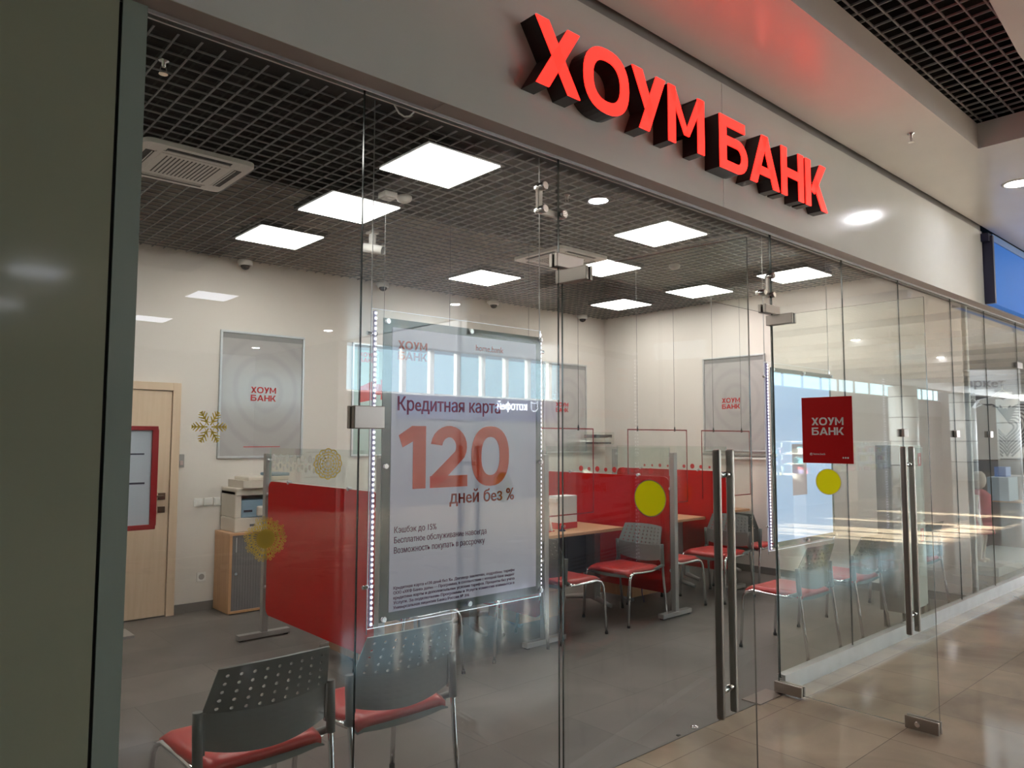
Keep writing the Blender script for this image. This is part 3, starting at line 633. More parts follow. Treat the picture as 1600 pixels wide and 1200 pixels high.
for x, lab in ((2.46, 'leftmost'), (2.55, 'middle'), (2.64, 'rightmost')): plate('light_switch', lab + ' white wall switch left of the copier', 'switch', x, 0.985, 0.038, 'switch')
tag(MB().box(-0.025, 0.025, -0.02, 0, -0.06, 0.06, mat('reader_grey', (0.35, 0.34, 0.33), 0.4)).box(-0.015, 0.015, -0.024, -0.02, -0.04, 0.0, mat('reader_pink', (0.5, 0.38, 0.36), 0.4)).obj('card_reader', loc=(2.295, YB, 1.37), bevel=0.004), 'small grey card reader beside the cream door', 'card reader')
# swirl print for the wall posters
def swirl(name, base, dark):
    m = bpy.data.materials.new(name); m.use_nodes = True; nt = m.node_tree; N = nt.nodes; L = nt.links; b = N['Principled BSDF']
    tc = N.new('ShaderNodeTexCoord'); mp = N.new('ShaderNodeMapping'); mp.inputs['Scale'].default_value = (1, 1, 0.8); L.new(tc.outputs['Object'], mp.inputs[0])
    mp.inputs['Location'].default_value = (-0.46, 0, -0.50)
    wv = N.new('ShaderNodeTexWave'); wv.wave_type = 'RINGS'; wv.rings_direction = 'SPHERICAL'; wv.inputs['Scale'].default_value = 2.1; wv.inputs['Distortion'].default_value = 3.5; wv.inputs['Detail Scale'].default_value = 0.7; wv.inputs['Detail'].default_value = 1
    L.new(mp.outputs[0], wv.inputs[0]); r = N.new('ShaderNodeValToRGB'); r.color_ramp.elements[0].color = (*dark, 1); r.color_ramp.elements[1].color = (*base, 1); r.color_ramp.elements[1].position = 0.45
    L.new(wv.outputs['Color'], r.inputs[0]); L.new(r.outputs[0], b.inputs['Base Color']); b.inputs['Roughness'].default_value = 0.12
    MATS[name] = m; return m
SW = swirl('grey_swirl_print', (0.46, 0.44, 0.43), (0.425, 0.405, 0.40))
TEAL = mat('teal_print', (0.36, 0.48, 0.43), 0.15)
def poster(label, x0, x1, z0, z1, sheet, facing='-y', lx=None):
    """aluminium snap frame with a printed sheet"""
    if facing == '-y': t = thing('framed_poster', label, 'poster', (x0, YB, z0))
    else: t = thing('framed_poster', label, 'poster', (XR, x0, z0), radians(-90))
    W, H_ = x1 - x0, z1 - z0
    if facing != '-y': W = x0 - x1
    f = MB(); r = 0.022
    f.box(0, W, -0.022, 0, 0, r, ALU).box(0, W, -0.022, 0, H_ - r, H_, ALU).box(0, r, -0.022, 0, r, H_ - r, ALU).box(W - r, W, -0.022, 0, r, H_ - r, ALU)
    f.obj('frame', t, bevel=0.003)
    MB().box(r, W - r, -0.012, -0.004, r, H_ - r, sheet).obj('sheet', t)
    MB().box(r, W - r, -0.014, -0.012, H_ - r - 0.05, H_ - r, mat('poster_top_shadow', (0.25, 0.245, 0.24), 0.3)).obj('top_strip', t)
    return t, W, H_
t, W_, H_ = poster('framed grey swirl poster with red word mark, left on the back wall above the copier', 2.615, 3.475, 1.385, 2.61, SW)
logo(t, 0.31, -0.013, 0.555, 0.255, REDTXT, name='word_mark'); MB().box(0.25, 0.62, -0.0135, -0.012, 0.105, 0.112, REDTXT).obj('small_print', t)
t, W_, H_ = poster('framed pale green poster on the back wall, mostly behind the lit credit card poster', 4.03, 4.89, 1.385, 2.61, TEAL)
logo(t, 0.085, -0.013, 1.02, 0.20, REDTXT, name='word_mark')
text('ПОДОБРАТЬ', 0.09, REDTXT, (0.09, -0.0135, 0.33), RY, t, 'headline', bold=0.01)
bw = MB(); o_ = Vector((0.0, -0.0135, 0))
bw.prism([(0.10, 0.75), (0.10, 0.58), (0.30, 0.62), (0.30, 0.84)], o_, (1, 0, 0), (0, 0, 1), (0, 0.001, 0), REDTXT).prism([(0.36, 0.84), (0.36, 0.62), (0.56, 0.58), (0.56, 0.75)], o_, (1, 0, 0), (0, 0, 1), (0, 0.001, 0), REDTXT)
bw.lathe([(0.06, -0.0145), (0.06, -0.0125)], REDTXT, (0.33, 0, 0.73), axis='y'); bw.obj('bow_picture', t)
t, W_, H_ = poster('framed grey swirl poster with red word mark on the back wall, beside the right corner', 6.90, 7.74, 1.385, 2.61, SW)
logo(t, 0.23, -0.013, 0.555, 0.24, REDTXT, name='word_mark')
t, W_, H_ = poster('framed grey swirl poster with red word mark on the right wall', 5.43, 4.565, 1.42, 2.60, SW, '-x')
logo(t, 0.27, -0.013, 0.53, 0.25, REDTXT, name='word_mark')
tag(MB().box(XR - 0.03, XR, 3.9, 5.44, 1.335, 1.36, WHITEP).box(XR - 0.03, XR, 3.9, 5.44, 1.375, 1.40, mat('duct_grey', (0.35, 0.33, 0.31), 0.4)).obj('cable_duct'), 'double horizontal cable duct along the right wall', 'cable duct')
t = thing('document_tray', 'clear wall document tray with dark folders on the back wall near the corner', 'tray', (7.32, YB - 0.03, 1.50))
MB().box(0, 0.68, -0.26, -0.255, 0, 0.17, FROST).box(0, 0.68, -0.26, 0, 0, 0.006, FROST).box(0, 0.68, -0.26, 0, 0.085, 0.09, FROST).obj('tray_body', t)
MB().box(0.36, 0.64, -0.24, -0.02, 0.008, 0.03, FOOT).box(0.33, 0.66, -0.24, -0.02, 0.092, 0.135, MGREY).obj('folders', t)

# ------------------------------------------------------------------ cabinet and copier
t = thing('filing_cabinet', 'beech filing cabinet with grey sliding door under the copier', 'cabinet', (2.62, 6.72, 0))
MB().box(0, 0.025, 0, 0.36, 0.03, 0.70, BEECH).box(0.775, 0.80, 0, 0.36, 0.03, 0.70, BEECH).box(0.025, 0.775, 0.33, 0.36, 0.03, 0.70, BEECH).box(0, 0.8, 0.0, 0.36, 0.01, 0.03, BEECH).obj('body', t, bevel=0.001)
MB().box(-0.003, 0.803, -0.006, 0.362, 0.70, 0.722, BEECHX).obj('top', t, bevel=0.002)
d = MB().box(0.027, 0.773, 0.006, 0.016, 0.032, 0.698, mat('tambour_grey', (0.17, 0.165, 0.17), 0.45))
for i in range(30): d.box(0.03 + i * 0.0247, 0.033 + i * 0.0247, 0.003, 0.006, 0.034, 0.696, mat('tambour_grey'))
d = d.obj('sliding_door', t)
MB().box(0.055, 0.065, -0.004, 0.004, 0.55, 0.68, ALU).obj('pull_strip', d); MB().lathe([(0.012, -0.012), (0.014, -0.01), (0.012, 0.004)], CHROME, (0.06, 0, 0.36), axis='y', n=14).obj('lock', d)
MB().box(0.02, 0.78, 0.02, 0.34, 0, 0.01, FOOT).obj('plinth', t)
t = thing('copier', 'beige office copier with blue paper tray standing on the beech cabinet', 'copier', (2.665, 6.735, 0.722))
CB = mat('copier_beige', (0.62, 0.56, 0.48), 0.45); CBL = mat('copier_blue', (0.22, 0.33, 0.42), 0.4)
MB().box(0, 0.5, 0, 0.34, 0.0, 0.13, CB).box(0, 0.06, 0, 0.34, 0.13, 0.38, CB).box(0.06, 0.5, 0.20, 0.34, 0.13, 0.38, CB).box(0, 0.5, -0.01, 0.34, 0.33, 0.40, CB).obj('body', t, bevel=0.012)
MB().box(0.20, 0.5, -0.04, 0.2, 0.14, 0.23, CB).obj('output_bin', t, bevel=0.015)
bt = MB().box(0.06, 0.5, 0.0, 0.2, 0.13, 0.29, CBL).obj('paper_tray', t, bevel=0.01); plabel(bt, 'blue paper tray')
MB().box(0.08, 0.16, -0.003, 0.0, 0.18, 0.20, INK).obj('marking', bt)
MB().prism([(0.0, 0.0), (0.30, 0.0), (0.38, 0.05), (0.0, 0.07)], (0.05, -0.05, 0.40), (1, 0, 0), (0, 0, 1), (0, 0.36, 0), CB).obj('scanner_lid', t, bevel=0.01)
MB().box(0.10, 0.5, -0.03, 0.3, 0.46, 0.50, CB).box(0.33, 0.52, 0.0, 0.25, 0.50, 0.53, CBL).obj('document_feeder', t, bevel=0.012)
MB().box(0.14, 0.19, -0.004, 0, 0.05, 0.07, MGREY).obj('cassette_grip', t)

# ------------------------------------------------------------------ partitions
def partition(label, px_, y0=4.14, y1=5.80):
    t = thing('partition_screen', label, 'partition', (px_, y0, 0), 0, 'red partitions between the desks')
    L_ = y1 - y0
    for yy in (0, L_):
        MB().box(-0.025, 0.025, yy - 0.025, yy + 0.025, 0.05, 1.455, SILVER).obj('post', t, bevel=0.004)
        MB().box(-0.21, 0.21, yy - 0.03, yy + 0.03, 0.012, 0.05, SILVER).box(-0.20, -0.17, yy - 0.02, yy + 0.02, 0, 0.012, FOOT).box(0.17, 0.20, yy - 0.02, yy + 0.02, 0, 0.012, FOOT).obj('foot_bar', t, bevel=0.003)
    r = 0.06; ya, yb, za, zb = 0.045, L_ - 0.045, 0.19, 1.235
    pts = []
    for cx_, cz_, a0 in ((yb - r, zb - r, 0), (ya + r, zb - r, 90), (ya + r, za + r, 180), (yb - r, za + r, 270)): pts += arcp(cx_, cz_, r, r, a0, a0 + 90, 5)
    MB().prism(pts, (-0.009, 0, 0), (0, 1, 0), (0, 0, 1), (0.018, 0, 0), RED, mat('red_edge', (0.30, 0.01, 0.01), 0.4)).obj('red_panel', t)
    gp = MB().box(-0.004, 0.004, ya, yb, 1.245, 1.50, FROST, front={'-y': EDGEC, '+y': EDGEC, '+z': EDGEC, '-z': EDGEC}).obj('glass_panel', t)
    dm = MB(); rr = random.Random(int(px_ * 10)); m_ = FROSTW if px_ < 3.5 else REDTXT
    if px_ < 3.5:
        for i in range(15):
            for j in range(2):
                yy = L_ - 0.12 - i * 0.062; zz = 1.425 - j * 0.062 - (i % 2) * 0.02
                dm.lathe([(0.029 - 0.009 * j, -0.0055), (0.029 - 0.009 * j, -0.0045)], m_, (0, yy, zz), n=14, axis='x')
    else:
        for i in range(9):
            yy = 0.25 + i * 0.11; q = rr.choice([0.014, 0.02, 0.028])
            dm.lathe([(q, -0.0055), (q, -0.0045)], m_, (0, yy, 1.268 + q * 0.4), n=14, axis='x')
    dm.obj('dot_decoration', gp)
    for yy, zz in ((0.032, 1.40), (0.032, 1.13), (0.032, 0.40), (L_ - 0.032, 1.40), (L_ - 0.032, 1.13), (L_ - 0.032, 0.40), (0.40, 1.24), (L_ - 0.40, 1.24)):
        MB().lathe([(0.012, -0.018), (0.014, -0.015), (0.014, 0.015), (0.012, 0.018)], ALU, (0, yy, zz), axis='x', n=12).obj('clip', t)
    return t
partition('red and glass partition nearest the copier, white dots on its glass', 2.555, 4.10, 5.81)
partition('red partition behind the right edge of the lit credit card poster', 4.09, 4.19, 5.78)
partition('red partition behind the open chair bay, third from the left', 5.60, 4.07, 5.75)
partition('red partition farthest right, behind the left door handle', 7.00, 4.36, 5.95)

# ------------------------------------------------------------------ desks with hanging screens
def desk(label, x0, x1, y0=4.58, y1=5.30, ped=True):
    t = thing('desk', label, 'desk', (x0, y0, 0), 0, 'beech desks in the bays'); W = x1 - x0; D = y1 - y0
    MB().box(0, W, 0, D, 0.722, 0.75, BEECHX).obj('desktop', t, bevel=0.003)
    for xx in (0.10, W - 0.10):
        q = MB(); q.box(xx - 0.04, xx + 0.04, D * 0.35, D * 0.55, 0.06, 0.722, SILVER)
        q.tube([(xx, 0.08, 0.018), (xx, 0.16, 0.035), (xx, 0.32, 0.075), (xx, D * 0.45, 0.08), (xx, D - 0.16, 0.04), (xx, D - 0.06, 0.018)], [0.018, 0.024, 0.03, 0.03, 0.024, 0.018], SILVER, n=8)
        q.obj('leg', t)
    MB().box(0.14, W - 0.14, D * 0.5, D * 0.5 + 0.018, 0.30, 0.72, mat('modesty_dark', (0.05, 0.05, 0.055), 0.6)).obj('modesty_panel', t)
    if ped:
        p = MB().box(0.16, 0.56, 0.10, 0.34, 0.30, 0.71, MGREY).obj('computer_case', t, bevel=0.006)
        q = MB()
        for zz in (0.64, 0.62, 0.60, 0.43, 0.41, 0.39): q.box(0.40, 0.50, 0.096, 0.1, zz, zz + 0.008, FOOT)
        q.obj('vent_slots', p)
        MB().box(0.05, 0.52, 0.05, 0.45, 0.05, 0.27, BEECH).obj('drawer_box', t, bevel=0.003)
    return t
desk('beech desk in the bay behind the lit credit card poster', 2.66, 4.0)
desk('beech desk in the bay with the white brochure box', 4.18, 5.52)
desk('beech desk in the bay right of the third partition', 5.69, 6.92, 4.62, 5.34)
desk('beech desk beside the right wall', 7.08, 8.12, 4.80, 5.5, ped=False)
tag(MB().tube([(5.76, 4.60, 0.72), (5.78, 4.59, 0.4), (5.80, 4.60, 0.1), (5.83, 4.60, 0.008)], 0.005, mat('cable_blue', (0.05, 0.05, 0.2), 0.5)).obj('computer_cable'), 'dark cables hanging below the desk behind the third partition', 'cable')
def screen(label, x0, x1, y, z0, z1, wx):
    t = thing('hanging_screen', label, 'screen', (x0, y, z0), 0, 'clear hanging screens with thin red outline'); W, H_ = x1 - x0, z1 - z0
    MB().box(0, W, -0.003, 0.003, 0, H_, ACRYL).obj('acrylic_sheet', t)
    r = 0.011; f = MB(); f.box(0, W, -0.005, -0.003, 0, r, REDFR).box(0, W, -0.005, -0.003, H_ - r, H_, REDFR).box(0, r, -0.005, -0.003, r, H_ - r, REDFR).box(W - r, W, -0.005, -0.003, r, H_ - r, REDFR)
    f.obj('red_outline', t)
    for a in wx:
        MB().tube([(a - x0, 0, H_ - 0.02), (a - x0, 0, (ZC - 0.034 if 4.64 < a < 5.32 and y > 4.54 else ZC) - z0)], 0.0018, mat('wire', (0.12, 0.12, 0.12), 0.4), n=6).obj('wire', t)
        MB().lathe([(0.008, -0.02), (0.009, 0), (0.004, 0.03)], FOOT, (a - x0, 0, H_), n=10).obj('gripper', t)
    return t
screen('hanging clear screen above the desk behind the lit credit card poster', 2.70, 3.72, 4.65, 0.90, 1.675, (2.90, 3.50))
screen('hanging clear screen with red outline over the desk with the brochure box', 4.15, 5.17, 4.65, 0.90, 1.675, (4.35, 4.97))
screen('hanging clear screen with red outline in the middle of the right wall view', 5.66, 6.64, 4.65, 0.92, 1.675, (5.82, 6.43))
screen('hanging clear screen with red outline in front of the right wall poster', 6.98, 7.97, 4.70, 0.93, 1.675, (7.22, 7.80))
t = thing('brochure_box', 'white brochure box with red base on the beech desk, left of the facing chair', 'box', (5.05, 4.90, 0.75))
MB().box(-0.13, 0.10, -0.06, 0.08, 0.055, 0.30, PAPER).box(-0.16, -0.13, -0.04, 0.08, 0.24, 0.28, PAPER).obj('box_body', t, bevel=0.002)
MB().box(-0.131, 0.101, -0.062, 0.081, 0.0, 0.056, REDTXT).obj('base', t)
text('000', 0.04, WH, (-0.12, -0.0635, 0.012), RY, t, 'marking', bold=0.02)
t = thing('desk_pen', 'blue pen standing in its holder on the beech desk', 'pen', (4.85, 4.74, 0.75))
MB().lathe([(0.032, 0), (0.028, 0.012), (0.012, 0.02), (0.010, 0.05)], mat('navy_plastic', (0.01, 0.012, 0.08), 0.3), n=16).obj('holder', t); MB().tube([(0, 0, 0.03), (-0.004, 0, 0.15)], 0.006, PAPER).obj('pen', t)
t = thing('desk_pen', 'blue pen with curly cord on the desk by the right wall', 'pen', (7.05 + 0.42, 4.9, 0.75))
MB().lathe([(0.032, 0), (0.028, 0.012), (0.012, 0.02), (0.010, 0.05)], mat('navy_plastic'), n=16).obj('holder', t); MB().tube([(0.03, 0, 0.01), (0.06, 0, 0.1), (0.05, 0, 0.2), (0.0, 0, 0.24)], 0.004, mat('navy_plastic')).obj('cord', t)
t = thing('brochure_stand', 'red tabletop sign holder leaning on the desk, left of the brochure box', 'stand', (4.72, 4.84, 0.75), 0.2)
MB().prism([(0, 0), (0.02, 0), (-0.04, 0.24), (-0.055, 0.24)], (0, -0.08, 0), (1, 0, 0), (0, 0, 1), (0, 0.16, 0), PAPER).obj('leaf', t); MB().box(-0.06, 0.05, -0.08, 0.08, 0, 0.008, REDTXT).obj('foot', t)

# ------------------------------------------------------------------ visitor chairs
def perf_back():
    """perforated back panel: 9 x 5 round holes in its upper part"""
    mb = MB(); nu, nv = 9, 5
    def S(u, v):       # u -1..1, v 0..1 -> point
        zb = 0.478 + 0.035 * u * u; zt = 0.803 - 0.008 * u * u
        z = zb + (zt - zb) * v
        hw = 0.228 + 0.010 * min(1, v / 0.45) if v < 0.45 else 0.238 - 0.028 * ((v - 0.45) / 0.55)
        y = -0.20 - 0.035 * (1 - u * u) - (0.0 if v < 0.45 else 0.062 * (v - 0.45) / 0.55)
        return (u * hw, y, z)
    us = [-1, -0.93] + [-0.93 + 1.86 * (i + 1) / nu for i in range(nu)] + [1]
    vs = [0, 0.08, 0.16, 0.24, 0.32, 0.40, 0.45] + [0.45 + 0.50 * (j + 1) / nv for j in range(nv)] + [1.0]
    for i in range(len(us) - 1):
        for j in range(len(vs) - 1):
            u0, u1, v0, v1 = us[i], us[i + 1], vs[j], vs[j + 1]
            if 1 <= i <= nu and 6 <= j < 6 + nv:
                cu, cv = (u0 + u1) / 2, (v0 + v1) / 2; ru, rv = 0.0070 / 0.24, 0.0070 / 0.36
                ring = [(cu + ru * cos(a * pi / 4), cv + rv * sin(a * pi / 4)) for a in range(8)]
                out = [(u1, cv), (u1, v1), (cu, v1), (u0, v1), (u0, cv), (u0, v0), (cu, v0), (u1, v0)]
                for k in range(8): mb.face([S(*ring[k]), S(*out[k]), S(*out[(k + 1) % 8]), S(*ring[(k + 1) % 8])], CHGREY, False)
            else:
                cu, cv = (u0 + u1) / 2, (v0 + v1) / 2
                mb.face([S(u0, v0), S(cu, v0), S(u1, v0), S(u1, cv), S(u1, v1), S(cu, v1), S(u0, v1), S(u0, cv)], CHGREY, False)
    mb.merge()
    return mb
def make_chair(label):
    t = thing('visitor_chair', label, 'chair', (0, 0, 0))
    # seat pad: rounded slab with waterfall front
    mb = MB(); NX, NY = 14, 14
    def top(u, v, k):      # u -1..1 across, v 0..1 back..front
        hw = (0.215 + 0.02 * sin(pi * min(1, v * 0.8))) * (1 - 0.0); x = u * hw
        y = -0.21 + v * 0.445; e = max(0, abs(u) - 0.8) / 0.2; f = max(0, v - 0.82) / 0.18; b_ = max(0, 0.1 - v) / 0.1
        z = 0.472 - 0.016 * e * e - 0.026 * f * f - 0.012 * b_ * b_ - 0.012 * (1 - u * u) * (1 - abs(v - 0.45) * 1.4) - (k * 0.028)
        return (x, y, z)
    for k in (0, 1):
        for i in range(NX):
            for j in range(NY):
                q = [top(-1 + 2 * i / NX, j / NY, k), top(-1 + 2 * (i + 1) / NX, j / NY, k), top(-1 + 2 * (i + 1) / NX, (j + 1) / NY, k), top(-1 + 2 * i / NX, (j + 1) / NY, k)]
                mb.face(q if k == 0 else q[::-1], SEATM, True)
    for i in range(NX):
        a, b_ = -1 + 2 * i / NX, -1 + 2 * (i + 1) / NX
        mb.face([top(a, 0, 1), top(b_, 0, 1), top(b_, 0, 0), top(a, 0, 0)], SEATM, True); mb.face([top(a, 1, 0), top(b_, 1, 0), top(b_, 1, 1), top(a, 1, 1)], SEATM, True)
    for j in range(NY):
        a, b_ = j / NY, (j + 1) / NY
        mb.face([top(-1, a, 0), top(-1, b_, 0), top(-1, b_, 1), top(-1, a, 1)], SEATM, True); mb.face([top(1, a, 1), top(1, b_, 1), top(1, b_, 0), top(1, a, 0)], SEATM, True)
    mb.merge().obj('seat', t)
    sh = MB()
    def shp(u, v, k): p = top(u, v, 1); return (p[0] * 1.04, p[1] * 1.02 - 0.004, p[2] + 0.004 - k * (0.006 + 0.022 * (1 - u * u) ** 0.5))
    for i in range(NX):
        for j in range(NY):
            q = [shp(-1 + 2 * i / NX, j / NY, 1), shp(-1 + 2 * (i + 1) / NX, j / NY, 1), shp(-1 + 2 * (i + 1) / NX, (j + 1) / NY, 1), shp(-1 + 2 * i / NX, (j + 1) / NY, 1)]
            sh.face(q[::-1], CHGREY, True)
    for i in range(NX):
        a, b_ = -1 + 2 * i / NX, -1 + 2 * (i + 1) / NX
        for v in (0, 1): sh.face([shp(a, v, 1), shp(b_, v, 1), shp(b_, v, 0), shp(a, v, 0)], CHGREY, True)
    for s_ in (-1, 1):
        sh.tube([(s_ * 0.215, -0.10, 0.425), (s_ * 0.235, -0.16, 0.445), (s_ * 0.258, -0.212, 0.47)], [0.012, 0.015, 0.014], CHGREY, n=8)
    sh.obj('seat_shell', t)
    perf_back().obj('backrest', t, solid=0.007)
    for s_ in (-1, 1):
        l = MB().tube([(s_ * 0.255, -0.27, 0.012), (s_ * 0.250, -0.235, 0.28), (s_ * 0.252, -0.212, 0.47), (s_ * 0.253, -0.205, 0.56)], 0.0115, CHROME, n=10).obj('leg', t)
        MB().lathe([(0.014, 0), (0.014, 0.018), (0.012, 0.022)], FOOT, (s_ * 0.255, -0.27, 0), n=10).obj('foot_cap', l)
        MB().tube([(s_ * 0.252, -0.214, 0.455), (s_ * 0.253, -0.205, 0.60), (s_ * 0.253, -0.203, 0.648)], 0.0175, CHGREY, n=12).obj('post_sleeve', t)
        MB().box(min(s_ * 0.228, s_ * 0.250), max(s_ * 0.228, s_ * 0.250), -0.212, -0.198, 0.50, 0.64, CHGREY).obj('back_bracket', t)
        l = MB().tube([(s_ * 0.255, 0.265, 0.012), (s_ * 0.252, 0.245, 0.30), (s_ * 0.248, 0.236, 0.385), (s_ * 0.243, 0.215, 0.42), (s_ * 0.236, 0.17, 0.435), (s_ * 0.228, 0.05, 0.428), (s_ * 0.228, -0.08, 0.425), (s_ * 0.24, -0.17, 0.44)], 0.0115, CHROME, n=10).obj('leg', t)
        MB().lathe([(0.014, 0), (0.014, 0.018), (0.012, 0.022)], FOOT, (s_ * 0.255, 0.265, 0), n=10).obj('foot_cap', l)
    return t
c0 = make_chair('grey perforated back chair with red seat, seen from behind, nearest the pillar')
c0['group'] = 'red seated visitor chairs'; c0.location = (1.19, 2.865, 0); c0.rotation_euler = (0, 0, radians(1.5))
CH = [((1.785, 2.875), 0, 'grey perforated back chair with red seat, seen from behind, below the lit credit card poster'),
      ((5.235, 4.34), 90, 'red seated chair facing left in front of the third partition'),
      ((4.425, 4.34), -90, 'red seated chair facing right, its seat partly hidden by the lit poster edge'),
      ((3.755, 4.34), 90, 'chair behind the lit credit card poster, in front of the second partition'),
      ((2.92, 4.30), -90, 'chair behind the lit credit card poster, beside the first partition'),
      ((5.92, 4.40), -90, 'red seated chair right of the third partition, mostly hidden by its post'),
      ((6.62, 4.30), 90, 'red seated chair facing left behind the left door handle'),
      ((7.35, 4.40), -84, 'dark backed chair turned away, left of the second lit poster'),
      ((5.43, 2.895), 0, 'chair with its back to the glass under the second lit poster'),
      ((6.33, 2.895), 0, 'chair with its back to the glass, left of the tall metal cabinet'),
      ((7.74, 2.895), 0, 'chair with its back to the glass, right of the tall metal cabinet')]
for (x, y), a, lab in CH: dup(c0, (x, y, 0), radians(a), lab, 'red seated visitor chairs')

# ------------------------------------------------------------------ lit hanging posters behind the glass
LBX = mat('poster_paper_lit', (0.50, 0.50, 0.56), 0.25, emis=(0.62, 0.62, 0.80), es=0.16)
FG = mat('poster_mount_grey', (0.15, 0.19, 0.17), 0.2)
LEDS = mat('led_dots', (1, 1, 1), 0.4, emis=(0.85, 0.82, 1.0), es=3.2)
def litposter(label, x0, y0, bright=False):
    t = thing('lit_poster', label, 'poster', (x0, y0, 0.845))
    W, H_ = 0.93, 1.25
    MB().box(0, W, 0.0, 0.008, 0, H_, ACRYL, front={'-x': EDGEL, '+x': EDGEL, '-z': EDGEL, '+z': EDGEL}).obj('acrylic_sheet', t)
    MB().box(0.045, W - 0.015, -0.016, -0.010, 0.02, H_ - 0.035, FG).obj('mount', t)
    pp = MB().box(0.085, W - 0.05, -0.0185, -0.016, 0.055, H_ - 0.07, LBX if not bright else mat('poster_paper_blue', (0.45, 0.55, 0.70), 0.15, emis=(0.50, 0.68, 1.0), es=0.7)).obj('printed_sheet', t)
    MB().box(0.008, 0.014, -0.01, 0.006, 0.01, H_ - 0.01, mat('strip_backing', (0.35, 0.33, 0.5), 0.4)).obj('led_strip', t)
    ld = MB(); nn = 60
    for i in range(nn): z = 0.02 + i * (H_ - 0.04) / (nn - 1); ld.box(0.006, 0.014, -0.014, -0.010, z - 0.0045, z + 0.0045, LEDS)
    o = ld.obj('led_dot', t)
    ld = MB()
    for i in range(nn): z = 0.02 + i * (H_ - 0.04) / (nn - 1); ld.box(W - 0.006, W - 0.001, -0.006, 0.0, z - 0.0045, z + 0.0045, LEDS)
    ld.obj('led_dot', t)
    for xx, zz in ((0.055, 0.035), (0.48, 0.035), (W - 0.03, 0.035), (0.055, H_ / 2), (W - 0.03, H_ / 2), (0.055, H_ - 0.05), (0.48, H_ - 0.05), (W - 0.03, H_ - 0.05)):
        MB().lathe([(0.006, -0.010), (0.006, -0.024), (0.012, -0.025), (0.012, -0.034), (0.010, -0.036)], CHROME, (xx, 0, zz), axis='y', n=14).obj('standoff', t)
    for xx in (0.0, W - 0.005):
        MB().tube([(xx, 0.004, -0.02), (xx, 0.004, ZC - 0.845)], 0.0025, mat('wire_light', (0.5, 0.5, 0.5), 0.3, 0.8), n=6).obj('wire', t)
        for zz in (0.16, H_ - 0.10): MB().tube([(xx - 0.02, 0.004, zz), (xx + 0.025, 0.004, zz)], 0.008, CHROME, n=10).obj('wire_clamp', t)
    return t, pp
t, pp = litposter('large hanging lit poster advertising a credit card, 120 days, left of the doors', 1.535, 2.55)
Y_ = -0.0195
def tx(body, size, x, z, m=ORTXT, bold=0.0, fit=None, nm='lettering'): return text(body, size, m, (x - 1.535, Y_, z - 0.845), RY, pp, nm, bold=bold, fit=fit)
logo(pp, 1.647 - 1.535, Y_ + 0.0005, 1.897 - 0.845, 0.142, ORTXT, name='word_mark')
tx('home.bank', 0.038, 2.05, 1.965, ORTXT, 0.003, 0.16)
tx('Кредитная карта', 0.078, 1.648, 1.692, ORTXT, 0.016, 0.545)
mb = MB(); put_word(mb, '120', (1.655 - 1.535, Y_, 1.375 - 0.845), (1, 0, 0), (0, 0, 1), (0, -0.0012, 0), 0.255, mat('orange_numerals', (0.50, 0.04, 0.006), 0.5, emis=(0.75, 0.07, 0.01), es=0.14), width=0.59)
mb.obj('numerals', pp)
tx('дней без %', 0.076, 1.912, 1.305, ORTXT, 0.014, 0.365)
PUR = mat('purple_print', (0.16, 0.02, 0.08), 0.5)
tx('Кэшбэк до 15%', 0.034, 1.640, 1.205, PUR, 0.003, 0.205)
tx('Бесплатное обслуживание навсегда', 0.034, 1.640, 1.165, PUR, 0.003, 0.475)
tx('Возможность покупать в рассрочку', 0.034, 1.640, 1.125, PUR, 0.003, 0.465)
SM = ['Кредитная карта «120 дней без %». Договор заключён, подробнее: тарифы', 'ООО «ХКФ Банк» далее — Программа, в соответствии с которой банк выдаёт', 'кредитные карты и дополнительные условия тарифов. Проценты без учёта', 'Услуги. За подключение Программы и Услуги комиссия взимается в', 'Универсальная лицензия Банка России № 316']
for i, ln in enumerate(SM): tx(ln, 0.0165, 1.640, 0.985 - i * 0.019, PUR, 0.003, 0.64 if i < 4 else 0.38, 'small_print')
t, pp2 = litposter('second hanging lit poster, glowing pale blue, behind the glass right of the doors', 4.555, 2.56, True)
mb = MB(); mb.box(0.30, 0.50, -0.0195, -0.0185, 0.35, 0.7, mat('poster_pic_pink', (0.55, 0.42, 0.42), 0.4, emis=(0.6, 0.5, 0.6), es=0.2)); mb.obj('picture', pp2)

# ------------------------------------------------------------------ gold decorations on the glass
LAY = [0]
def flat(mb, pts, m=GOLD):      # foil pieces lie on one another, each a hair further out
    LAY[0] += 1; mb.face([(p[0], -LAY[0] % 400 * 0.000004, p[1]) for p in pts], m)
def bar(mb, x0, z0, x1, z1, w_, w2=None):
    d = Vector((x1 - x0, z1 - z0)); d.normalize(); nrm = Vector((-d.y, d.x)); w2 = w_ if w2 is None else w2
    flat(mb, [(x0 + nrm.x * w_, z0 + nrm.y * w_), (x0 - nrm.x * w_, z0 - nrm.y * w_), (x1 - nrm.x * w2, z1 - nrm.y * w2), (x1 + nrm.x * w2, z1 + nrm.y * w2)])
def pol(r, a): return (r * cos(a), r * sin(a))
mb = MB(); R_ = 0.056
for k in range(6):
    a = k * pi / 3
    bar(mb, *pol(0.006, a), *pol(R_, a), 0.0020)
    for f_, l_ in ((0.35, 0.018), (0.55, 0.020), (0.75, 0.015), (0.90, 0.008)):
        for s_ in (-1, 1):
            p = pol(R_ * f_, a); q = pol(l_, a + s_ * radians(50)); bar(mb, p[0], p[1], p[0] + q[0], p[1] + q[1], 0.0028, 0.0012)
    for s_ in (-1, 1): bar(mb, *pol(0.022, a), *pol(0.014, a + s_ * pi / 6), 0.001)
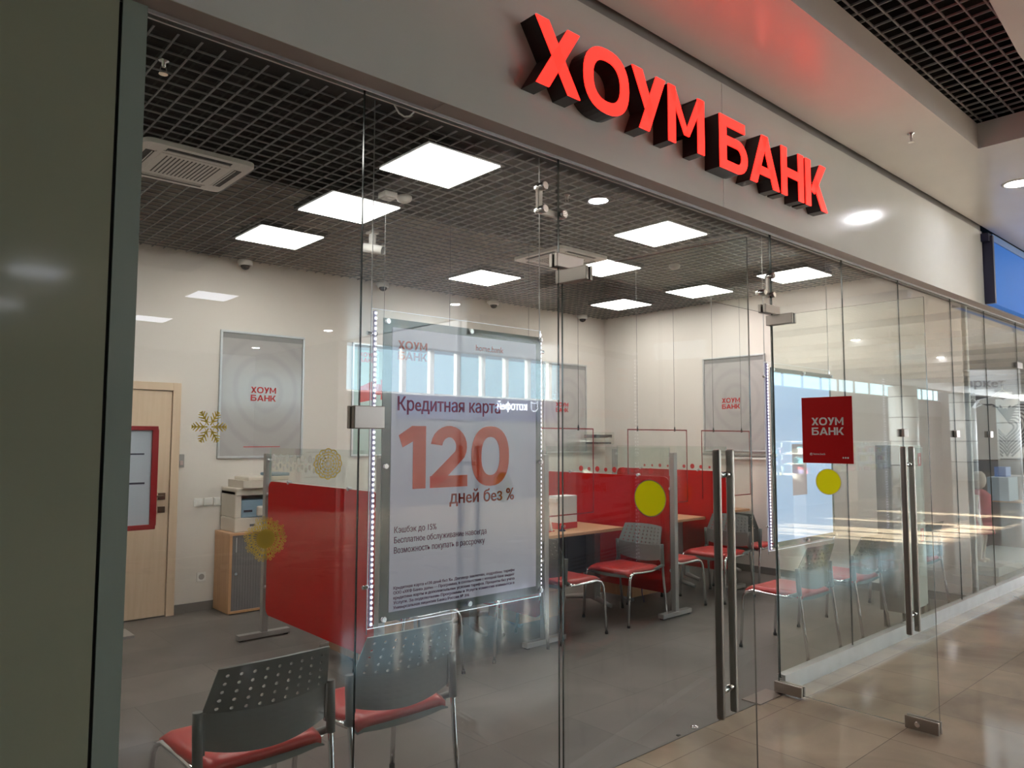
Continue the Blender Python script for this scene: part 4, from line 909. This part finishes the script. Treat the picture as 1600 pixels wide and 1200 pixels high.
tag(mb.obj('snowflake_sticker', loc=(0.872, YG - 0.008, 1.615)), 'gold six armed snowflake sticker on the glass beside the left wall poster', 'sticker')
mb = MB()
for k in range(12):
    a = k * pi / 6; c = pol(0.043, a); prev = None
    ring = [(c[0] + 0.012 * cos(b_), c[1] + 0.012 * sin(b_)) for b_ in [a - pi * 0.6 + i * pi * 1.2 / 8 for i in range(9)]]
    for p, q in zip(ring[:-1], ring[1:]): bar(mb, *p, *q, 0.0016)
    for f_ in (0.020, 0.030, 0.038): bar(mb, *pol(f_, a - 0.22), *pol(f_ + 0.006, a), 0.0013); bar(mb, *pol(f_, a + 0.22), *pol(f_ + 0.006, a), 0.0013)
    bar(mb, *pol(0.006, a), *pol(0.05, a), 0.0010)
for r_ in (0.012, 0.032, 0.043, 0.052):
    for i in range(36): bar(mb, *pol(r_, i * pi / 18), *pol(r_, (i + 1) * pi / 18), 0.0008)
tag(mb.obj('lace_sticker', loc=(1.294, YG - 0.008, 1.488)), 'round gold lace sticker on the glass above the red partition', 'sticker')
mb = MB(); rr = random.Random(3)
for k in range(34):
    a = 2 * pi * k / 34; L_ = rr.choice([0.075, 0.062, 0.070])
    bar(mb, *pol(0.004, a), *pol(L_ * 0.93, a), 0.0030, 0.0010)
    for f_ in (0.55, 0.75):
        for s_ in (-1, 1):
            p = pol(L_ * f_, a); q = pol(0.012, a + s_ * 0.6); bar(mb, p[0], p[1], p[0] + q[0], p[1] + q[1], 0.0013)
    c = pol(L_ * 0.95, a)
    for i in range(8): bar(mb, c[0] + 0.004 * cos(i * pi / 4), c[1] + 0.004 * sin(i * pi / 4), c[0] + 0.004 * cos((i + 1) * pi / 4), c[1] + 0.004 * sin((i + 1) * pi / 4), 0.001)
mb.face([(pol(0.032, i * pi / 12)[0], -0.0025, pol(0.032, i * pi / 12)[1]) for i in range(24)], GOLD)
tag(mb.obj('starburst_sticker', loc=(1.068, YG - 0.008, 1.243)), 'gold starburst sticker on the glass over the partition post', 'sticker')

# ------------------------------------------------------------------ fire cabinet by the glass
t = thing('fire_cabinet', 'tall white metal cabinet with red fire labels between the chairs by the glass', 'cabinet', (6.62, 2.49, 0))
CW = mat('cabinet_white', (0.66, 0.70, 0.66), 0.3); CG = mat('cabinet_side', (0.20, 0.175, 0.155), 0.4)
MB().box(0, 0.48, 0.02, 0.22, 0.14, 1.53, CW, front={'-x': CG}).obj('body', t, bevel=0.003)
for z0, z1 in ((0.16, 0.86), (0.88, 1.51)):
    d = MB().box(0.02, 0.46, 0, 0.02, z0, z1, CW).obj('cabinet_door', t, bevel=0.004)
    MB().box(0.34, 0.41, -0.002, 0, z1 - 0.16, z1 - 0.05, mat('fire_red', (0.65, 0.05, 0.05), 0.4)).box(0.365, 0.385, -0.003, -0.002, z1 - 0.14, z1 - 0.08, WH).obj('fire_label', d)
    MB().lathe([(0.008, -0.012), (0.010, 0)], FOOT, (0.05, 0, (z0 + z1) / 2), axis='y', n=12).obj('lock', d)
for xx in (0.02, 0.44): MB().box(xx, xx + 0.02, 0.03, 0.05, 0, 0.14, FOOT).box(xx, xx + 0.02, 0.18, 0.2, 0, 0.14, FOOT).obj('leg', t)

# ------------------------------------------------------------------ clothes shop next door
SKIN = mat('mannequin_white', (0.72, 0.66, 0.60), 0.35); PINK = mat('pink_cloth', (0.62, 0.16, 0.20), 0.8)
t = thing('child_mannequin', 'white child mannequin in pink clothes on a low plinth behind the far glass', 'mannequin', (10.36, 3.02, 0.106))
MB().lathe([(0.03, 1.0), (0.062, 0.93), (0.078, 0.98 + 0.0), (0.08, 1.02), (0.07, 1.08), (0.035, 1.12), (0.005, 1.13)][0:0] + [(0.028, 0.86), (0.035, 0.885), (0.06, 0.90), (0.078, 0.95), (0.08, 1.0), (0.068, 1.05), (0.035, 1.085), (0.004, 1.09)], SKIN, n=20).obj('head', t)
for s_ in (-1, 1):
    MB().tube([(s_ * 0.055, 0, 0.46), (s_ * 0.06, -0.01, 0.28), (s_ * 0.06, 0.01, 0.12), (s_ * 0.06, 0.005, 0.03), (s_ * 0.065, -0.06, 0.015)], [0.05, 0.042, 0.034, 0.022, 0.018], SKIN, n=12).obj('leg', t)
    MB().tube([(s_ * 0.11, 0, 0.80), (s_ * 0.16, 0.0, 0.66), (s_ * 0.17, -0.04, 0.52), (s_ * 0.17, -0.06, 0.44)], [0.032, 0.027, 0.022, 0.018], SKIN, n=10).obj('arm', t)
plabel(MB().lathe([(0.125, 0.48), (0.115, 0.60), (0.12, 0.74), (0.125, 0.80), (0.07, 0.855), (0.035, 0.87)], PINK, n=20).obj('pink_top', t), 'pink top')
MB().lathe([(0.15, 0.34), (0.14, 0.42), (0.115, 0.50)], PINK, n=20).obj('shorts', t)
tag(MB().box(10.0, 12.1, 2.75, 3.4, 0, 0.10, mat('plinth_pale', (0.55, 0.62, 0.60), 0.3)).obj('display_plinth'), 'low pale display plinth inside the far shop window', 'plinth')
def tee(label, loc, rz, scale, stripes):
    t = thing('hanging_tshirt', label, 't-shirt', loc, rz)
    base = mat('tee_white', (0.72, 0.70, 0.70), 0.9); dark = mat('tee_black', (0.03, 0.03, 0.035), 0.9)
    o = [(-0.28, 0), (0.28, 0), (0.27, 0.40), (0.36, 0.30), (0.44, 0.40), (0.26, 0.66), (0.10, 0.70), (0.0, 0.65), (-0.10, 0.70), (-0.26, 0.66), (-0.44, 0.40), (-0.36, 0.30), (-0.27, 0.40)]
    o = [(p[0] * scale, p[1] * scale) for p in o]
    MB().prism(o, (0, -0.05, 0), (1, 0, 0), (0, 0, 1), (0, 0.10, 0), base).obj('fabric', t, bevel=0.03)
    if stripes:
        mb = MB()
        for i in range(1, 15):
            r_ = 0.042 * i * scale; prev = None
            for a in range(25):
                th = 2 * pi * a / 24; hx = 16 * sin(th) ** 3 / 16; hz = (13 * cos(th) - 5 * cos(2 * th) - 2 * cos(3 * th) - cos(4 * th)) / 16
                p = (hx * r_, 0.33 * scale + hz * r_)
                if prev and abs(p[0]) < 0.27 * scale and abs(prev[0]) < 0.27 * scale and 0.02 < p[1] < 0.62 * scale and 0.02 < prev[1] < 0.62 * scale:
                    d = Vector((p[0] - prev[0], p[1] - prev[1])); 
                    if d.length > 1e-5:
                        nn = Vector((-d.y, d.x)).normalized() * 0.009 * scale
                        mb.prism([(prev[0] + nn.x, prev[1] + nn.y), (prev[0] - nn.x, prev[1] - nn.y), (p[0] - nn.x, p[1] - nn.y), (p[0] + nn.x, p[1] + nn.y)], (0, -0.056, 0), (1, 0, 0), (0, 0, 1), (0, 0.003, 0), dark)
                prev = p
        mb.obj('heart_print', t)
    MB().tube([(-0.12 * scale, 0, 0.70 * scale), (0, 0, 0.78 * scale), (0.12 * scale, 0, 0.70 * scale)], 0.006, CHROME, n=6).tube([(0, 0, 0.78 * scale), (0, 0, 0.86 * scale)], 0.005, CHROME, n=6).obj('hanger', t)
tee('white t-shirt with black heart stripes hanging in the next shop', (13.3, 3.50, 1.30), radians(-48), 1.35, True)
tee('plain white t-shirt hanging in the next shop beside the striped one', (11.9, 3.50, 1.30), radians(-48), 1.1, False)
rk = thing('clothes_rail', 'dark clothes rail across the next shop', 'rail', (12.5, 3.0, 0)); MB().tube([(0, -0.3, 1.28), (1.0, 2.6, 1.28)], 0.016, HB).obj('rail', rk)
for a, b_ in ((0, -0.3), (1.0, 2.6)): MB().tube([(a, b_, 0), (a, b_, 1.28)], 0.014, HB).obj('upright', rk)
bx = mat('box_blue', (0.05, 0.20, 0.60), 0.4); bw_ = mat('box_paleblue', (0.45, 0.62, 0.78), 0.4)
for i, (x, y, z, s_, m_, lab) in enumerate(((12.35, 3.30, 0.72, 0.22, bw_, 'pale blue box on the counter in the next shop'), (12.9, 3.25, 0.72, 0.30, mat('tee_white', (0.7, 0.7, 0.7)), 'white box on the counter in the next shop'), (12.45, 3.32, 1.05, 0.12, bx, 'small blue box on top of the pale blue box'))):
    q = MB().box(-s_, s_, -s_ * 0.6, s_ * 0.6, 0, 0.33 if i < 2 else 0.14, m_)
    o = q.obj('carton', loc=(x, y, z), bevel=0.004); tag(o, lab, 'box')
t = thing('shop_counter', 'dark display counter in the next shop', 'counter', (12.2, 3.0, 0)); MB().box(0, 1.4, 0, 0.7, 0, 0.70, MGREY).obj('body', t); MB().box(-0.02, 1.42, -0.02, 0.72, 0.70, 0.72, BEECHX).obj('top', t)
area('neighbour_shop_light', (13, 4.6, 3.25), (0, 0, 0), 4, 2.5, 60, (0.9, 0.96, 1))

# ------------------------------------------------------------------ across the mall (seen mirrored in the glass)
CWH = mat('column_white', (0.90, 0.92, 0.90), 0.35)
for i, x in enumerate((26.7, 32.6, 38.5)):
    t = thing('mall_column', 'round white mall column with dark joint rings, %s along the row' % ['nearest', 'second', 'farthest'][i], 'column', (x, -5.08, 0), 0, 'white mall columns')
    MB().lathe([(0.45, 0), (0.45, ZM - 0.33)], CWH, n=40).obj('shaft', t)
    for z in (0.7, 1.5, 2.3, 3.0): MB().lathe([(0.453, z), (0.453, z + 0.03)], MGREY, n=40).obj('joint_ring', t)
kf = thing('shop_sign', 'white glowing cursive shop name on the wall across the mall, mirrored in the lit poster', 'sign', (12.6, -9.56, 2.30))
NEON = mat('neon_white', (1, 1, 1), 0.4, emis=(0.75, 0.80, 1.0), es=5.0)
text('котофей', 0.30, NEON, (0.83, 0.02, 0.02), RYB, kf, 'letters', bold=0.006, depth=0.01, fit=1.04)
hd = MB(); hd.tube([(1.10 + 0.12 * cos(a), 0.02, 0.12 + 0.12 * sin(a)) for a in [pi * 0.85 + i * pi * 1.3 / 10 for i in range(11)]], 0.014, NEON, n=6)
hd.tube([(0.99, 0.02, 0.17), (0.985, 0.02, 0.27), (1.04, 0.02, 0.22), (1.16, 0.02, 0.22), (1.215, 0.02, 0.27), (1.21, 0.02, 0.17)], 0.014, NEON, n=6); hd.obj('cat_outline', kf)
t = thing('shop_backboard', 'dark purple panel behind the glowing shop name', 'panel', (9.4, -9.595, 2.03)); MB().box(0, 5.2, 0, 0.015, 0, 0.56, mat('violet_panel', (0.06, 0.05, 0.13), 0.4)).obj('panel', t)
GD = [mat('goods_%d' % i, c, 0.5) for i, c in enumerate(((0.6, 0.1, 0.12), (0.1, 0.35, 0.45), (0.7, 0.6, 0.2), (0.65, 0.65, 0.66), (0.25, 0.2, 0.4), (0.7, 0.3, 0.4)))]
def kiosk(label, x, y, L_, h=1.5):
    t = thing('display_case', label, 'display case', (x, y, 0), 0, 'glass display cases in the middle of the mall')
    MB().box(0, L_, 0, 0.6, 0, 0.75, mat('kiosk_pale', (0.52, 0.48, 0.45), 0.4)).obj('base', t)
    MB().box(0, L_, 0.0, 0.6, 0.75, h, FROST).obj('glass_box', t)
    f = MB()
    for xx in (0, L_ - 0.03):
        for yy in (0, 0.57): f.box(xx, xx + 0.03, yy, yy + 0.03, 0.75, h, WHITEP)
    f.box(0, L_, 0, 0.6, h, h + 0.03, WHITEP); f.obj('frame', t)
    for z in (0.98, 1.22): MB().box(0.03, L_ - 0.03, 0.05, 0.55, z, z + 0.012, WHITEP).obj('shelf', t)
    rr = random.Random(int(x * 7)); g_ = MB()
    for z in (0.755, 0.995, 1.235):
        xx = 0.1
        while xx < L_ - 0.2:
            w_ = rr.uniform(0.06, 0.16); hh = rr.uniform(0.08, 0.17); g_.box(xx, xx + w_, 0.25, 0.5, z, z + hh, rr.choice(GD)); xx += w_ + rr.uniform(0.03, 0.1)
    o = g_.obj('goods', t); o['kind'] = 'stuff'
kiosk('glass display case of small goods, nearest along the mall', 14.6, -4.3, 1.8)
kiosk('glass display case of small goods, second along the mall', 17.0, -4.3, 2.2)
kiosk('glass display case of small goods, third along the mall', 19.8, -4.3, 2.2)
t = thing('advertising_board', 'light blue advertising board beside the display cases', 'poster', (12.9, -4.1, 0.0)); MB().box(0, 1.2, 0, 0.03, 0.25, 1.45, mat('board_lightblue', (0.35, 0.62, 0.68), 0.4)).obj('board', t)
t['label'] = 'light blue advertising board with yellow notes beside the display cases'
MB().box(0.15, 0.5, 0.03, 0.034, 0.4, 0.9, GD[2]).box(0.7, 1.05, 0.03, 0.034, 0.4, 0.9, GD[2]).obj('yellow_note', t)
